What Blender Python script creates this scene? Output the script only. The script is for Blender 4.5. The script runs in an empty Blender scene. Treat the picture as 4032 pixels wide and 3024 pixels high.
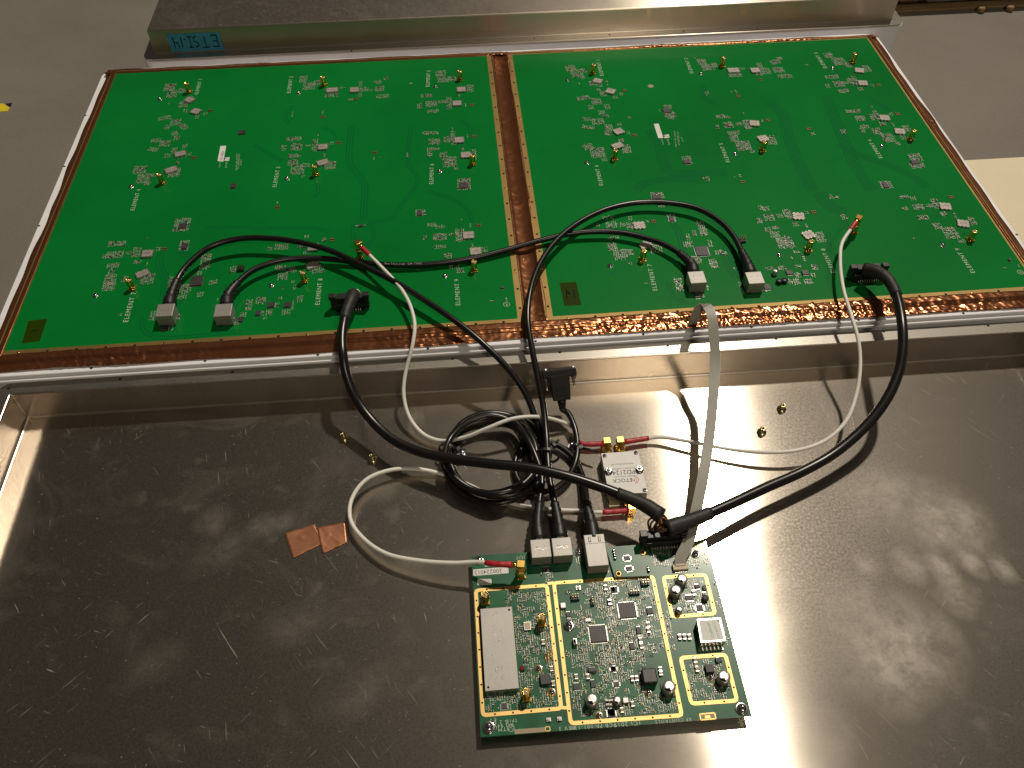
import bpy, bmesh, math, random
from mathutils import Vector, Matrix, noise
random.seed(7)
D = bpy.data
SC = bpy.context.scene
COL = SC.collection
ZF = 50.0                      # printed circuit boards lie 50 mm above the floor; all lengths below are in mm

# ------------------------------------------------------------------ camera
FPX = 3286.4
CAM = Vector((432.67, -1032.05, 579.31))
RW = ((0.9966917, -0.0810989, -0.0053425), (-0.0661754, -0.7716069, -0.6326481), (0.0471848, 0.6309086, -0.774421))
cam = D.cameras.new('camera'); camo = D.objects.new('camera', cam); COL.objects.link(camo)
cam.sensor_width = 36.0; cam.lens = FPX / 4032 * 36.0; cam.clip_start = 0.01; cam.clip_end = 50
m = Matrix(((RW[0][0], -RW[1][0], -RW[2][0], CAM.x / 1000), (RW[0][1], -RW[1][1], -RW[2][1], CAM.y / 1000),
            (RW[0][2], -RW[1][2], -RW[2][2], (CAM.z + ZF) / 1000), (0, 0, 0, 1)))
camo.matrix_world = m
SC.camera = camo

# ------------------------------------------------------------------ world and lamps
w = D.worlds.new('World'); SC.world = w; w.use_nodes = True
bg = w.node_tree.nodes['Background']; bg.inputs[0].default_value = (1.0, 0.86, 0.70, 1); bg.inputs[1].default_value = 0.034
def lamp(name, frm, to, power, size, color):
    l = D.lights.new(name, 'AREA'); l.shape = 'DISK'; l.size = size; l.energy = power; l.color = color
    o = D.objects.new(name, l); COL.objects.link(o); o.location = frm
    o.rotation_euler = (Vector(to) - Vector(frm)).to_track_quat('-Z', 'Y').to_euler()
    return o
LD = Vector((0.274, 0.45, 0.85)).normalized()
aim = Vector((0.60, -0.60, 0.0))
lamp('ceiling_lamp', aim + LD * 6.5, aim, 285, 0.28, (1.0, 0.90, 0.755))
lamp('far_ceiling_lamp', (1.42, -3.04, 3.0), (0.6, -0.3, 0), 26, 0.7, (1.0, 0.86, 0.66))
SC.view_settings.view_transform = 'Standard'; SC.view_settings.look = 'None'
SC.view_settings.exposure = 0.08; SC.view_settings.gamma = 1.0
SC.render.engine = 'CYCLES'
SC.cycles.max_bounces = 8

# ------------------------------------------------------------------ pixel -> place on a level plane (mm)
def at(px, py, z):
    a = ((px - 2016) / FPX, (py - 1512) / FPX, 1.0)
    d = Vector((sum(RW[i][0] * a[i] for i in range(3)), sum(RW[i][1] * a[i] for i in range(3)), sum(RW[i][2] * a[i] for i in range(3))))
    return CAM + d * ((z - CAM.z) / d.z)
ZP = {1: (0, 0, 2.212), 2: (1000, 0, 2.212), 3: (2000, 0, 2.212), 4: (3000, 0, 2.1434), 5: (0, 750, 2.212), 6: (1000, 750, 2.212),
      7: (2000, 750, 2.212), 8: (3000, 750, 2.1434), 'c3': (1820, 2120, 3.687), 'c4': (2380, 2120, 3.687), 'c5': (1820, 2500, 3.687),
      'c6': (2380, 2500, 3.687), 'v': (0, 0, 1 / 1.8228), 'a': (1600, 1450, 2.765), 'b': (2200, 1600, 2.765), 'l': (0, 1300, 1.58), 'r': (2632, 1300, 1.58)}
def W(zid, x, y, z=0.0):
    o = ZP[zid]; return at(o[0] + x / o[2], o[1] + y / o[2], z)
def WR(zid, x, y, w, h, z=0.0):      # centre and size in mm of a rectangle seen at x, y
    c = W(zid, x, y, z); a = W(zid, x - w / 2, y, z); b = W(zid, x + w / 2, y, z); e = W(zid, x, y - h / 2, z); f = W(zid, x, y + h / 2, z)
    return c, (b - a).length, (e - f).length

# ------------------------------------------------------------------ materials
def mat(name, col, rough=0.5, metal=0.0, spec=0.5, coat=0.0, trans=0.0, alpha=1.0, aniso=0.0):
    m = D.materials.new(name); m.use_nodes = True; p = m.node_tree.nodes['Principled BSDF']
    p.inputs['Base Color'].default_value = (*col, 1); p.inputs['Roughness'].default_value = rough
    p.inputs['Metallic'].default_value = metal; p.inputs['Specular IOR Level'].default_value = spec
    p.inputs['Coat Weight'].default_value = coat; p.inputs['Coat Roughness'].default_value = 0.08
    p.inputs['Transmission Weight'].default_value = trans; p.inputs['Alpha'].default_value = alpha
    return m
def nd(m, t, **k):
    n = m.node_tree.nodes.new(t)
    for a, b in k.items():
        if a in ('scale', 'detail', 'rough', 'dist'):
            n.inputs[{'scale': 'Scale', 'detail': 'Detail', 'rough': 'Roughness', 'dist': 'Distortion'}[a]].default_value = b
        else: setattr(n, a, b)
    return n
def lk(m, a, b): m.node_tree.links.new(a, b)
def ramp(m, src, stops):
    r = nd(m, 'ShaderNodeValToRGB'); e = r.color_ramp.elements
    e[0].position, e[0].color = stops[0][0], (*stops[0][1], 1)
    e[1].position, e[1].color = stops[-1][0], (*stops[-1][1], 1)
    for p, c in stops[1:-1]:
        q = e.new(p); q.color = (*c, 1)
    lk(m, src, r.inputs[0]); return r.outputs[0]
def g(v): return (v, v, v)
def coords(m, scale=(1, 1, 1), rot=(0, 0, 0)):
    ge = nd(m, 'ShaderNodeNewGeometry'); mp = nd(m, 'ShaderNodeMapping')
    mp.inputs['Rotation'].default_value = rot; m2 = nd(m, 'ShaderNodeMapping'); m2.inputs['Scale'].default_value = scale
    lk(m, ge.outputs['Position'], mp.inputs['Vector']); lk(m, mp.outputs[0], m2.inputs['Vector']); return m2.outputs[0]
def noise_tex(m, vec, scale, detail=4, rough=0.55, dist=0.0):
    n = nd(m, 'ShaderNodeTexNoise', scale=scale, detail=detail, rough=rough, dist=dist); lk(m, vec, n.inputs['Vector']); return n.outputs[0]
def mth(m, op, a, b):
    n = nd(m, 'ShaderNodeMath', operation=op)
    for i, v in enumerate((a, b)):
        if hasattr(v, 'links'): lk(m, v, n.inputs[i])
        else: n.inputs[i].default_value = v
    return n.outputs[0]
def vary(m, scale=40, amt=0.12, bump=0.0, bscale=300):   # mild unevenness of colour and relief
    p = m.node_tree.nodes['Principled BSDF']; c = p.inputs['Base Color'].default_value[:3]
    v = coords(m); n = noise_tex(m, v, scale)
    lk(m, ramp(m, n, [(0.3, tuple(x * (1 - amt) for x in c)), (0.7, tuple(min(1, x * (1 + amt)) for x in c))]), p.inputs['Base Color'])
    if bump:
        b = nd(m, 'ShaderNodeBump'); b.inputs['Strength'].default_value = bump; b.inputs['Distance'].default_value = 0.001
        lk(m, noise_tex(m, v, bscale), b.inputs['Height']); lk(m, b.outputs[0], p.inputs['Normal'])
    return m

def brushed(name, base=(0.56, 0.50, 0.43), r1=0.165, r2=0.42, dust=1.0, broad=0.09, blobs=None):
    m = D.materials.new(name); m.use_nodes = True; nt = m.node_tree; p = nt.nodes['Principled BSDF']; out = nt.nodes['Material Output']
    p.inputs['Metallic'].default_value = 1; p.inputs['Base Color'].default_value = (*base, 1)
    p.inputs['Anisotropic'].default_value = 1.0
    tg = nd(m, 'ShaderNodeCombineXYZ'); tg.inputs[1].default_value = 0.7; tg.inputs[2].default_value = 0.714
    lk(m, tg.outputs[0], p.inputs['Tangent'])
    v = coords(m)
    cloud = noise_tex(m, v, 6.0, 5, 0.6, 0.6)
    rr = nd(m, 'ShaderNodeMapRange'); lk(m, cloud, rr.inputs[0]); rr.inputs[1].default_value = 0.3; rr.inputs[2].default_value = 0.75
    rr.inputs[3].default_value = r1 * 0.9; rr.inputs[4].default_value = r1 * 1.25; lk(m, rr.outputs[0], p.inputs['Roughness'])
    grain = noise_tex(m, coords(m, (18, 900, 900)), 1.0, 3, 0.6)
    b = nd(m, 'ShaderNodeBump'); b.inputs['Strength'].default_value = 0.02; b.inputs['Distance'].default_value = 0.0004
    lk(m, grain, b.inputs['Height']); lk(m, b.outputs[0], p.inputs['Normal'])
    blobs = blobs or []
    q = nd(m, 'ShaderNodeBsdfPrincipled'); q.inputs['Metallic'].default_value = 1; q.inputs['Base Color'].default_value = (*base, 1)
    q.inputs['Roughness'].default_value = r2; gr = nd(m, 'ShaderNodeMapRange'); lk(m, noise_tex(m, v, 480.0, 3, 0.65), gr.inputs[0]); gr.inputs[1].default_value = .3; gr.inputs[2].default_value = .7; gr.inputs[3].default_value = r2 * .8; gr.inputs[4].default_value = r2 * 1.2; lk(m, gr.outputs[0], q.inputs['Roughness']); lk(m, b.outputs[0], q.inputs['Normal'])
    mx = nd(m, 'ShaderNodeMixShader'); mx.inputs[0].default_value = broad; lk(m, p.outputs[0], mx.inputs[1]); lk(m, q.outputs[0], mx.inputs[2])
    # grease and dust smears with a shape of their own, and scratches
    sm = ramp(m, noise_tex(m, coords(m, (1, 1.3, 1), (0, 0, 0.6)), 9.0, 6, 0.62, 1.4), [(0.54, g(0)), (0.82, g(0.16))])
    blot = ramp(m, noise_tex(m, v, 34.0, 3, 0.5, 0.3), [(0.58, g(0)), (0.78, g(0.22))])
    mask = mth(m, 'MAXIMUM', sm, mth(m, 'MULTIPLY', blot, ramp(m, noise_tex(m, v, 4.0, 2), [(0.45, g(0)), (0.6, g(1))])))
    for (rz, sx, sy, lo) in ((0.95, 22, 520, 0.70), (-0.75, 30, 480, 0.70), (1.35, 40, 600, 0.70), (0.4, 60, 700, 0.71)):
        s = noise_tex(m, coords(m, (sx, sy, 1), (0, 0, rz)), 1.0, 2, 0.45)
        part = ramp(m, noise_tex(m, coords(m, (1, 1, 1), (0, 0, rz * 3)), 7.0 + rz, 2), [(0.46, g(0)), (0.62, g(1))])
        mask = mth(m, 'MAXIMUM', mask, mth(m, 'MULTIPLY', part, ramp(m, s, [(lo, g(0)), (lo + 0.06, g(0.75))])))
    fine = ramp(m, noise_tex(m, v, 55.0, 6, 0.75, 0.15), [(0.34, g(0.2)), (0.68, g(1))])
    for (bx, by, rx, ry, rot, st) in blobs:      # hand marks and wiped patches
        mp = nd(m, 'ShaderNodeMapping', vector_type='TEXTURE'); mp.inputs['Location'].default_value = (bx, by, 0); mp.inputs['Rotation'].default_value = (0, 0, rot); mp.inputs['Scale'].default_value = (rx, ry, 1e6)
        wv = nd(m, 'ShaderNodeVectorMath', operation='ADD'); nz = nd(m, 'ShaderNodeTexNoise', scale=22.0, detail=3); lk(m, v, nz.inputs['Vector'])
        sc = nd(m, 'ShaderNodeVectorMath', operation='SCALE'); sc.inputs['Scale'].default_value = 0.03; lk(m, nz.outputs[1], sc.inputs[0])
        lk(m, v, wv.inputs[0]); lk(m, sc.outputs[0], wv.inputs[1]); lk(m, wv.outputs[0], mp.inputs['Vector'])
        ln = nd(m, 'ShaderNodeVectorMath', operation='LENGTH'); lk(m, mp.outputs[0], ln.inputs[0])
        r_ = ramp(m, ln.outputs['Value'], [(0.25, g(st)), (1.0, g(0))])
        mask = mth(m, 'MAXIMUM', mask, mth(m, 'MULTIPLY', r_, fine))
    speck = noise_tex(m, v, 420.0, 1, 0.4)
    mask = mth(m, 'MAXIMUM', mask, ramp(m, speck, [(0.75, g(0)), (0.79, g(0.45))]))
    df = nd(m, 'ShaderNodeBsdfDiffuse'); df.inputs[0].default_value = (0.62, 0.57, 0.50, 1)
    mask = mth(m, 'MULTIPLY', mask, 0.55 * dust)
    base_d = mth(m, 'ADD', mask, mth(m, 'MULTIPLY', ramp(m, noise_tex(m, v, 620.0, 2, 0.6), [(0.35, g(0)), (0.75, g(1))]), 0.028))
    m2 = nd(m, 'ShaderNodeMixShader'); lk(m, base_d, m2.inputs[0]); lk(m, mx.outputs[0], m2.inputs[1]); lk(m, df.outputs[0], m2.inputs[2])
    lk(m, m2.outputs[0], out.inputs[0]); return m

M = {}
BL_ = []
for (px, py, w_, h_, rot, st) in ((3560, 2480, 250, 165, 0.3, .62), (3400, 2290, 130, 90, .2, .4), (3500, 1885, 190, 110, .3, .42), (3740, 1985, 220, 140, -.4, .5), (3610, 2145, 60, 70, .2, .5), (3735, 2170, 60, 80, .4, .55), (3850, 2130, 55, 70, .4, .5), (3975, 2160, 50, 65, .4, .5),
                              (3460, 2150, 60, 50, 0, .4), (3810, 2280, 90, 60, 0, .4), (1140, 1990, 120, 50, .4, .4), (920, 1980, 80, 50, .7, .35), (950, 2090, 160, 60, .6, .3), (2300, 2960, 90, 30, .2, .5), (1560, 1870, 90, 50, .1, .35), (1700, 2160, 90, 60, .3, .35), (1250, 2380, 170, 70, .4, .25),
                              (2310, 1650, 90, 60, 0, .45), (1500, 2640, 150, 60, .5, .22), (700, 2540, 140, 60, .5, .2), (3100, 2560, 120, 90, .2, .3), (3290, 2840, 150, 80, .4, .3)):
    c_ = at(px, py, -48); BL_.append((c_.x / 1000, c_.y / 1000, w_ / 4100, h_ / 3000, rot, st * (2.4 if px > 3000 else 0.75)))
M['tray'] = brushed('tray_aluminium', blobs=BL_)
M['box'] = brushed('lid_aluminium', r1=0.33, dust=0.8, broad=0.3)
M['wall'] = brushed('tray_wall_aluminium', r1=0.24, broad=0.4, dust=0.6)
M['flange'] = brushed('flange_aluminium', base=(0.62, 0.58, 0.52), r1=0.34, broad=0.25, dust=0.8)
M['green'] = vary(mat('solder_mask_green', (0.002, 0.165, 0.026), 0.26, spec=0.12, coat=0.12), 5, 0.14)
M['trace'] = mat('solder_mask_over_trace', (0.002, 0.125, 0.034), 0.26, spec=0.12, coat=0.12)
M['dgreen'] = vary(mat('solder_mask_dark_green', (0.006, 0.105, 0.040), 0.32, spec=0.3, coat=0.3), 60, 0.3)
M['dtrace'] = mat('dark_mask_over_trace', (0.006, 0.065, 0.030), 0.34, spec=0.3, coat=0.3)
M['gold'] = vary(mat('gold_plating', (0.62, 0.42, 0.16), 0.45, 0.9), 60, 0.08)
M['dullgold'] = vary(mat('dull_gold_border', (0.28, 0.18, 0.06), 0.5, 0.65), 30, 0.15)
M['brightgold'] = mat('polished_gold', (0.90, 0.60, 0.16), 0.22, 1.0)
M['brass'] = mat('zinc_yellow_steel', (0.58, 0.50, 0.28), 0.25, 1.0)
M['silver'] = mat('tin_plate', (0.72, 0.70, 0.66), 0.28, 1.0)
M['can'] = vary(mat('ceramic_filter_can', (0.36, 0.32, 0.29), 0.5, 0.3), 200, 0.2)
M['shield'] = vary(mat('satin_shield_steel', (0.36, 0.345, 0.32), 0.52, 0.6), 40, 0.06, 0.05, 200)
M['lid'] = vary(mat('clear_anodised_lid', (0.60, 0.59, 0.57), 0.6, 0.25), 80, 0.04)
M['tinend'] = mat('soldered_terminal', (0.62, 0.60, 0.56), 0.38, 0.45)
M['solder'] = mat('solder', (0.75, 0.74, 0.72), 0.18, 1.0)
M['black'] = vary(mat('black_plastic', (0.012, 0.011, 0.011), 0.42), 80, 0.3)
M['chip'] = vary(mat('chip_epoxy', (0.035, 0.030, 0.029), 0.5), 200, 0.2)
M['rubber'] = mat('cable_jacket', (0.009, 0.008, 0.008), 0.30, spec=0.55)
M['boot'] = mat('plug_boot', (0.010, 0.010, 0.010), 0.45)
M['shrink'] = vary(mat('heat_shrink', (0.018, 0.017, 0.016), 0.55), 120, 0.3, 0.3, 500)
M['coax'] = vary(mat('white_coax', (0.80, 0.78, 0.73), 0.45), 60, 0.05)
M['red'] = vary(mat('red_heat_shrink', (0.45, 0.022, 0.035), 0.4), 300, 0.35)
M['ribbon'] = mat('grey_ribbon', (0.42, 0.41, 0.36), 0.45)
M['ribbondark'] = mat('ribbon_groove', (0.19, 0.18, 0.15), 0.5)
M['tan'] = mat('capacitor_tan', (0.34, 0.25, 0.17), 0.5)
M['silk'] = mat('silk_screen_white', (0.66, 0.70, 0.62), 0.6)
M['sticker'] = vary(mat('label_paper', (0.72, 0.71, 0.67), 0.6), 50, 0.05)
M['ink'] = mat('black_ink', (0.006, 0.006, 0.008), 0.7, spec=0.1)
M['greyink'] = mat('grey_ink', (0.12, 0.12, 0.12), 0.6)
M['redink'] = mat('red_ink', (0.5, 0.02, 0.03), 0.6)
M['greenink'] = mat('green_ink', (0.02, 0.35, 0.12), 0.6)
M['white'] = vary(mat('white_fibreglass', (0.82, 0.82, 0.86), 0.45), 12, 0.05, 0.03, 150)
M['kapton'] = mat('amber_tape', (0.022, 0.042, 0.001), 0.3, spec=0.08)
M['blue'] = vary(mat('blue_masking_tape', (0.04, 0.29, 0.46), 0.65), 120, 0.12, 0.2, 400)
M['hole'] = mat('dark_hole', (0.004, 0.004, 0.004), 0.9)
M['clear'] = mat('clear_polycarbonate', (0.75, 0.74, 0.70), 0.15, trans=0.7)
M['beige'] = mat('connector_beige', (0.50, 0.41, 0.27), 0.5)
M['bare'] = mat('bare_laminate', (0.34, 0.28, 0.17), 0.6)
M['mauve'] = mat('crystal_can', (0.42, 0.36, 0.35), 0.35, 0.8)
M['cap'] = mat('capacitor_aluminium', (0.60, 0.57, 0.54), 0.35, 0.85)
M['wire1'] = mat('orange_brown_wire', (0.36, 0.17, 0.06), 0.4)
M['wire2'] = mat('brown_wire', (0.10, 0.05, 0.025), 0.4)
M['redlens'] = mat('red_lens', (0.16, 0.01, 0.008), 0.2)
M['yellow'] = vary(mat('yellow_tape', (0.72, 0.56, 0.02), 0.5), 60, 0.08)
M['cream'] = vary(mat('cream_board', (0.72, 0.64, 0.46), 0.7), 8, 0.04)
M['bluedot'] = mat('blue_mark', (0.01, 0.06, 0.35), 0.5)
M['zinc'] = mat('zinc_screw', (0.66, 0.67, 0.70), 0.2, 1.0)
def copper_mat():
    m = mat('copper_foil', (0.50, 0.20, 0.10), 0.22, 1.0); p = m.node_tree.nodes['Principled BSDF']; v = coords(m)
    n = noise_tex(m, v, 26, 5, 0.6, 0.5)
    lk(m, ramp(m, n, [(0.3, (0.48, 0.18, 0.08)), (0.7, (0.66, 0.30, 0.15))]), p.inputs['Base Color'])
    b = nd(m, 'ShaderNodeBump'); b.inputs['Strength'].default_value = 0.12; b.inputs['Distance'].default_value = 0.0012
    lk(m, noise_tex(m, v, 90, 3, 0.5, 1.0), b.inputs['Height']); lk(m, b.outputs[0], p.inputs['Normal'])
    q = nd(m, 'ShaderNodeBsdfDiffuse'); q.inputs[0].default_value = (0.13, 0.045, 0.02, 1)
    mx = nd(m, 'ShaderNodeMixShader'); mx.inputs[0].default_value = 0.35
    lk(m, p.outputs[0], mx.inputs[1]); lk(m, q.outputs[0], mx.inputs[2]); lk(m, mx.outputs[0], m.node_tree.nodes['Material Output'].inputs[0])
    return m
M['copper'] = copper_mat()
M['foilpink'] = vary(mat('handled_copper_foil', (0.42, 0.18, 0.095), 0.38, 0.55), 60, 0.2)
def concrete():
    m = mat('grey_concrete', (0.25, 0.22, 0.18), 0.85, spec=0.15); p = m.node_tree.nodes['Principled BSDF']; v = coords(m)
    a = noise_tex(m, v, 3.0, 6, 0.6, 0.4); s = noise_tex(m, v, 260, 3, 0.6)
    mix = mth(m, 'ADD', mth(m, 'MULTIPLY', a, 0.75), mth(m, 'MULTIPLY', s, 0.25))
    c = ramp(m, mix, [(0.32, (0.150, 0.134, 0.115)), (0.66, (0.218, 0.198, 0.172))])
    cr = ramp(m, noise_tex(m, coords(m, (9, 46, 1), (0, 0, 0.5)), 1.0, 4, 0.6), [(0.69, g(1)), (0.73, g(0.45))])
    mm = nd(m, 'ShaderNodeMix', data_type='RGBA', blend_type='MULTIPLY'); mm.inputs[0].default_value = 1
    lk(m, c, mm.inputs[6]); lk(m, cr, mm.inputs[7]); lk(m, mm.outputs[2], p.inputs['Base Color'])
    b = nd(m, 'ShaderNodeBump'); b.inputs['Strength'].default_value = 0.12; b.inputs['Distance'].default_value = 0.002
    lk(m, s, b.inputs['Height']); lk(m, b.outputs[0], p.inputs['Normal']); return m
M['floor'] = concrete()
def wood():
    m = mat('pallet_wood', (0.3, 0.2, 0.1), 0.7); p = m.node_tree.nodes['Principled BSDF']
    n = noise_tex(m, coords(m, (5, 60, 60)), 1.0, 5, 0.6, 0.5)
    lk(m, ramp(m, n, [(0.3, (0.16, 0.10, 0.05)), (0.7, (0.36, 0.25, 0.13))]), p.inputs['Base Color']); return m
M['wood'] = wood()

# ------------------------------------------------------------------ mesh building
ORG = {}
class MB:
    def __init__(s): s.v = []; s.f = []; s.m = []; s.s = []; s.mats = []
    def mi(s, m):
        if m not in s.mats: s.mats.append(m)
        return s.mats.index(m)
    def add(s, vs, fs, m, smooth=False):
        o = len(s.v); s.v += [tuple(x) for x in vs]; k = s.mi(m)
        for f in fs: s.f.append([o + i for i in f]); s.m.append(k); s.s.append(smooth)
    def box(s, c, sz, m, rot=0.0, mtx=None):
        hx, hy = sz[0] / 2, sz[1] / 2; vs = []
        for z in (0, sz[2]):
            for (x, y) in ((-hx, -hy), (hx, -hy), (hx, hy), (-hx, hy)):
                p = Vector((x, y, z))
                if rot: p = Matrix.Rotation(rot, 3, 'Z') @ p
                if mtx: p = mtx @ p
                vs.append(p + Vector(c))
        s.add(vs, [(3, 2, 1, 0), (4, 5, 6, 7), (0, 1, 5, 4), (1, 2, 6, 5), (2, 3, 7, 6), (3, 0, 4, 7)], m)
    def prism(s, pts, z0, z1, m, mtop=None):
        n = len(pts); vs = [(p[0], p[1], z0) for p in pts] + [(p[0], p[1], z1) for p in pts]
        s.add(vs, [tuple(range(n - 1, -1, -1))] + [(i, (i + 1) % n, n + (i + 1) % n, n + i) for i in range(n)], m)
        s.add(vs[n:], [tuple(range(n))], mtop or m)
    def lathe(s, prof, c, m, seg=16, mtx=None, smooth=True):
        vs = []; fs = []; c = Vector(c)
        for (r, z) in prof:
            for i in range(seg):
                a = 2 * math.pi * i / seg; p = Vector((r * math.cos(a), r * math.sin(a), z))
                vs.append((mtx @ p if mtx else p) + c)
        for j in range(len(prof) - 1):
            for i in range(seg): fs.append((j * seg + i, j * seg + (i + 1) % seg, (j + 1) * seg + (i + 1) % seg, (j + 1) * seg + i))
        fs.append(tuple(range(seg - 1, -1, -1))); n = (len(prof) - 1) * seg; fs.append(tuple(range(n, n + seg)))
        s.add(vs, fs, m, smooth)
    def tube(s, pts, rad, m, seg=12, flat=None):
        n = len(pts); fr = frames(pts); vs = []; fs = []
        for i, p in enumerate(pts):
            r = rad[i] if isinstance(rad, (list, tuple)) else rad; t, u, v = fr[i]
            for k in range(seg):
                a = 2 * math.pi * k / seg; vs.append(p + (u * math.cos(a) + v * math.sin(a)) * r)
        for i in range(n - 1):
            for k in range(seg): fs.append((i * seg + k, i * seg + (k + 1) % seg, (i + 1) * seg + (k + 1) % seg, (i + 1) * seg + k))
        fs.append(tuple(range(seg - 1, -1, -1))); fs.append(tuple(range((n - 1) * seg, n * seg)))
        s.add(vs, fs, m, True)
    def sweep(s, x0, x1, y0, y1, R, prof, m, n=8, smooth=False):
        loops = []
        for (d, z) in prof:
            r = max(R - d, 0.4); L = []
            for (cx, cy, a0) in ((x1 - d - r, y1 - d - r, 0), (x0 + d + r, y1 - d - r, 90), (x0 + d + r, y0 + d + r, 180), (x1 - d - r, y0 + d + r, 270)):
                for k in range(n + 1):
                    a = math.radians(a0 + 90 * k / n); L.append((cx + r * math.cos(a), cy + r * math.sin(a), z))
            loops.append(L)
        N = len(loops[0]); vs = [p for L in loops for p in L]; fs = []; q = len(loops)
        for j in range(q):
            j2 = (j + 1) % q
            for i in range(N): fs.append((j * N + i, j * N + (i + 1) % N, j2 * N + (i + 1) % N, j2 * N + i))
        s.add(vs, fs, m, smooth)
    def mesh(s, name, org=(0, 0, 0), bevel=0.0, seg=2):
        me = D.meshes.new(name); o = Vector(org)
        me.from_pydata([((p[0] - o.x) / 1000, (p[1] - o.y) / 1000, (p[2] - o.z) / 1000) for p in s.v], [], s.f)
        for k in s.mats: me.materials.append(M[k])
        me.polygons.foreach_set('material_index', s.m); me.polygons.foreach_set('use_smooth', s.s)
        bm = bmesh.new(); bm.from_mesh(me)
        bmesh.ops.recalc_face_normals(bm, faces=bm.faces)
        if bevel:
            ed = [e for e in bm.edges if len(e.link_faces) == 2 and e.calc_face_angle(0) > 0.7]
            bmesh.ops.bevel(bm, geom=ed, offset=bevel / 1000, segments=seg, affect='EDGES', profile=0.5, clamp_overlap=True)
        bm.to_mesh(me); bm.free(); me.update(); return me
    def build(s, name, parent=None, org=None, bevel=0.0, seg=2, kind=None, label=None, cat=None, group=None):
        if org is None:
            if parent is not None: org = ORG[parent.name]
            else:
                n = len(s.v); zs = [p[2] for p in s.v]
                org = (sum(p[0] for p in s.v) / n, sum(p[1] for p in s.v) / n, min(zs))
        return put(s.mesh(name, org, bevel, seg), name, parent, org, kind=kind, label=label, cat=cat, group=group)
def put(me, name, parent=None, pos=(0, 0, 0), rz=0.0, kind=None, label=None, cat=None, group=None):
    o = D.objects.new(name, me); COL.objects.link(o); pos = Vector(pos); ORG[o.name] = pos
    if parent is not None:
        o.parent = parent; o.location = (pos - ORG[parent.name]) / 1000
    else: o.location = (pos.x / 1000, pos.y / 1000, (pos.z + ZF) / 1000)
    o.rotation_euler = (0, 0, rz)
    for k, v in (('kind', kind), ('label', label), ('category', cat), ('group', group)):
        if v: o[k] = v
    return o
def thing(name, pos, label, cat, group=None): return put(None, name, None, pos, label=label, cat=cat, group=group)
def frames(pts):
    n = len(pts); out = []; up = None
    for i in range(n):
        t = (pts[min(i + 1, n - 1)] - pts[max(i - 1, 0)]).normalized()
        if up is None:
            up = Vector((0, 0, 1)) if abs(t.z) < 0.95 else Vector((0, 1, 0))
        u = t.cross(up).normalized(); v = u.cross(t).normalized(); up = v; out.append((t, u, v))
    return out
def smooth_path(P, step=3.0):
    P = [Vector(p) for p in P]; Q = [P[0] * 2 - P[1]] + P + [P[-1] * 2 - P[-2]]; out = []
    for i in range(1, len(Q) - 2):
        a, b, c, d = Q[i - 1:i + 3]; n = max(2, int((c - b).length / step))
        t0 = 0; t1 = max((b - a).length, 1e-3) ** 0.5; t2 = t1 + max((c - b).length, 1e-3) ** 0.5; t3 = t2 + max((d - c).length, 1e-3) ** 0.5
        for k in range(n):
            t = t1 + (t2 - t1) * k / n
            A1 = a * ((t1 - t) / (t1 - t0)) + b * ((t - t0) / (t1 - t0)); A2 = b * ((t2 - t) / (t2 - t1)) + c * ((t - t1) / (t2 - t1))
            A3 = c * ((t3 - t) / (t3 - t2)) + d * ((t - t2) / (t3 - t2))
            B1 = A1 * ((t2 - t) / (t2 - t0)) + A2 * ((t - t0) / (t2 - t0)); B2 = A2 * ((t3 - t) / (t3 - t1)) + A3 * ((t - t1) / (t3 - t1))
            out.append(B1 * ((t2 - t) / (t2 - t1)) + B2 * ((t - t1) / (t2 - t1)))
    out.append(P[-1]); return out
TM = {}
def text_data(s, size, ink):
    key = (s, round(size, 2), ink)
    if key in TM: return TM[key]
    cu = D.curves.new('text', 'FONT'); cu.body = s; cu.size = size / 1000; cu.align_x = 'CENTER'; cu.align_y = 'CENTER'; cu.resolution_u = 2; cu.space_character = 1.22 if ink == 'silk' else 1.0; cu.offset = -size / 1000 * (0.014 if ink == 'silk' else 0.004)
    o = D.objects.new('text', cu); COL.objects.link(o); dg = bpy.context.evaluated_depsgraph_get(); dg.update()
    me = D.meshes.new_from_object(o.evaluated_get(dg)); D.objects.remove(o); D.curves.remove(cu)
    me.name = 'lettering'; me.materials.clear(); me.materials.append(M[ink]); TM[key] = me; return me
def text(s, size, pos, rz, parent, ink='silk', name='lettering', sx=1.0):
    o = put(text_data(s, size, ink), name, parent, pos, rz); o.scale = (sx, 1, 1); return o
def strokes(mb, lines, fn, wd, m, z=0.0):    # pen strokes as thin raised lines
    for L in lines:
        pts = [Vector(fn(*p)) for p in L]
        for a, b in zip(pts, pts[1:]):
            d = (b - a); q = Vector((-d.y, d.x, 0))
            if q.length < 1e-6: q = Vector((-d.z, 0, d.x)) if abs(d.x) > 1e-6 else Vector((1, 0, 0))
            q = q.normalized() * wd / 2; e = d.normalized() * wd * 0.4
            mb.add([a - q - e, a + q - e, b + q + e, b - q + e], [(0, 1, 2, 3)], m)

# ================================================================== SETTING
mb = MB(); mb.box((500, 0, -60), (9000, 9000, 10), 'floor'); mb.build('floor', org=(500, 0, -50), kind='structure')

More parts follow.
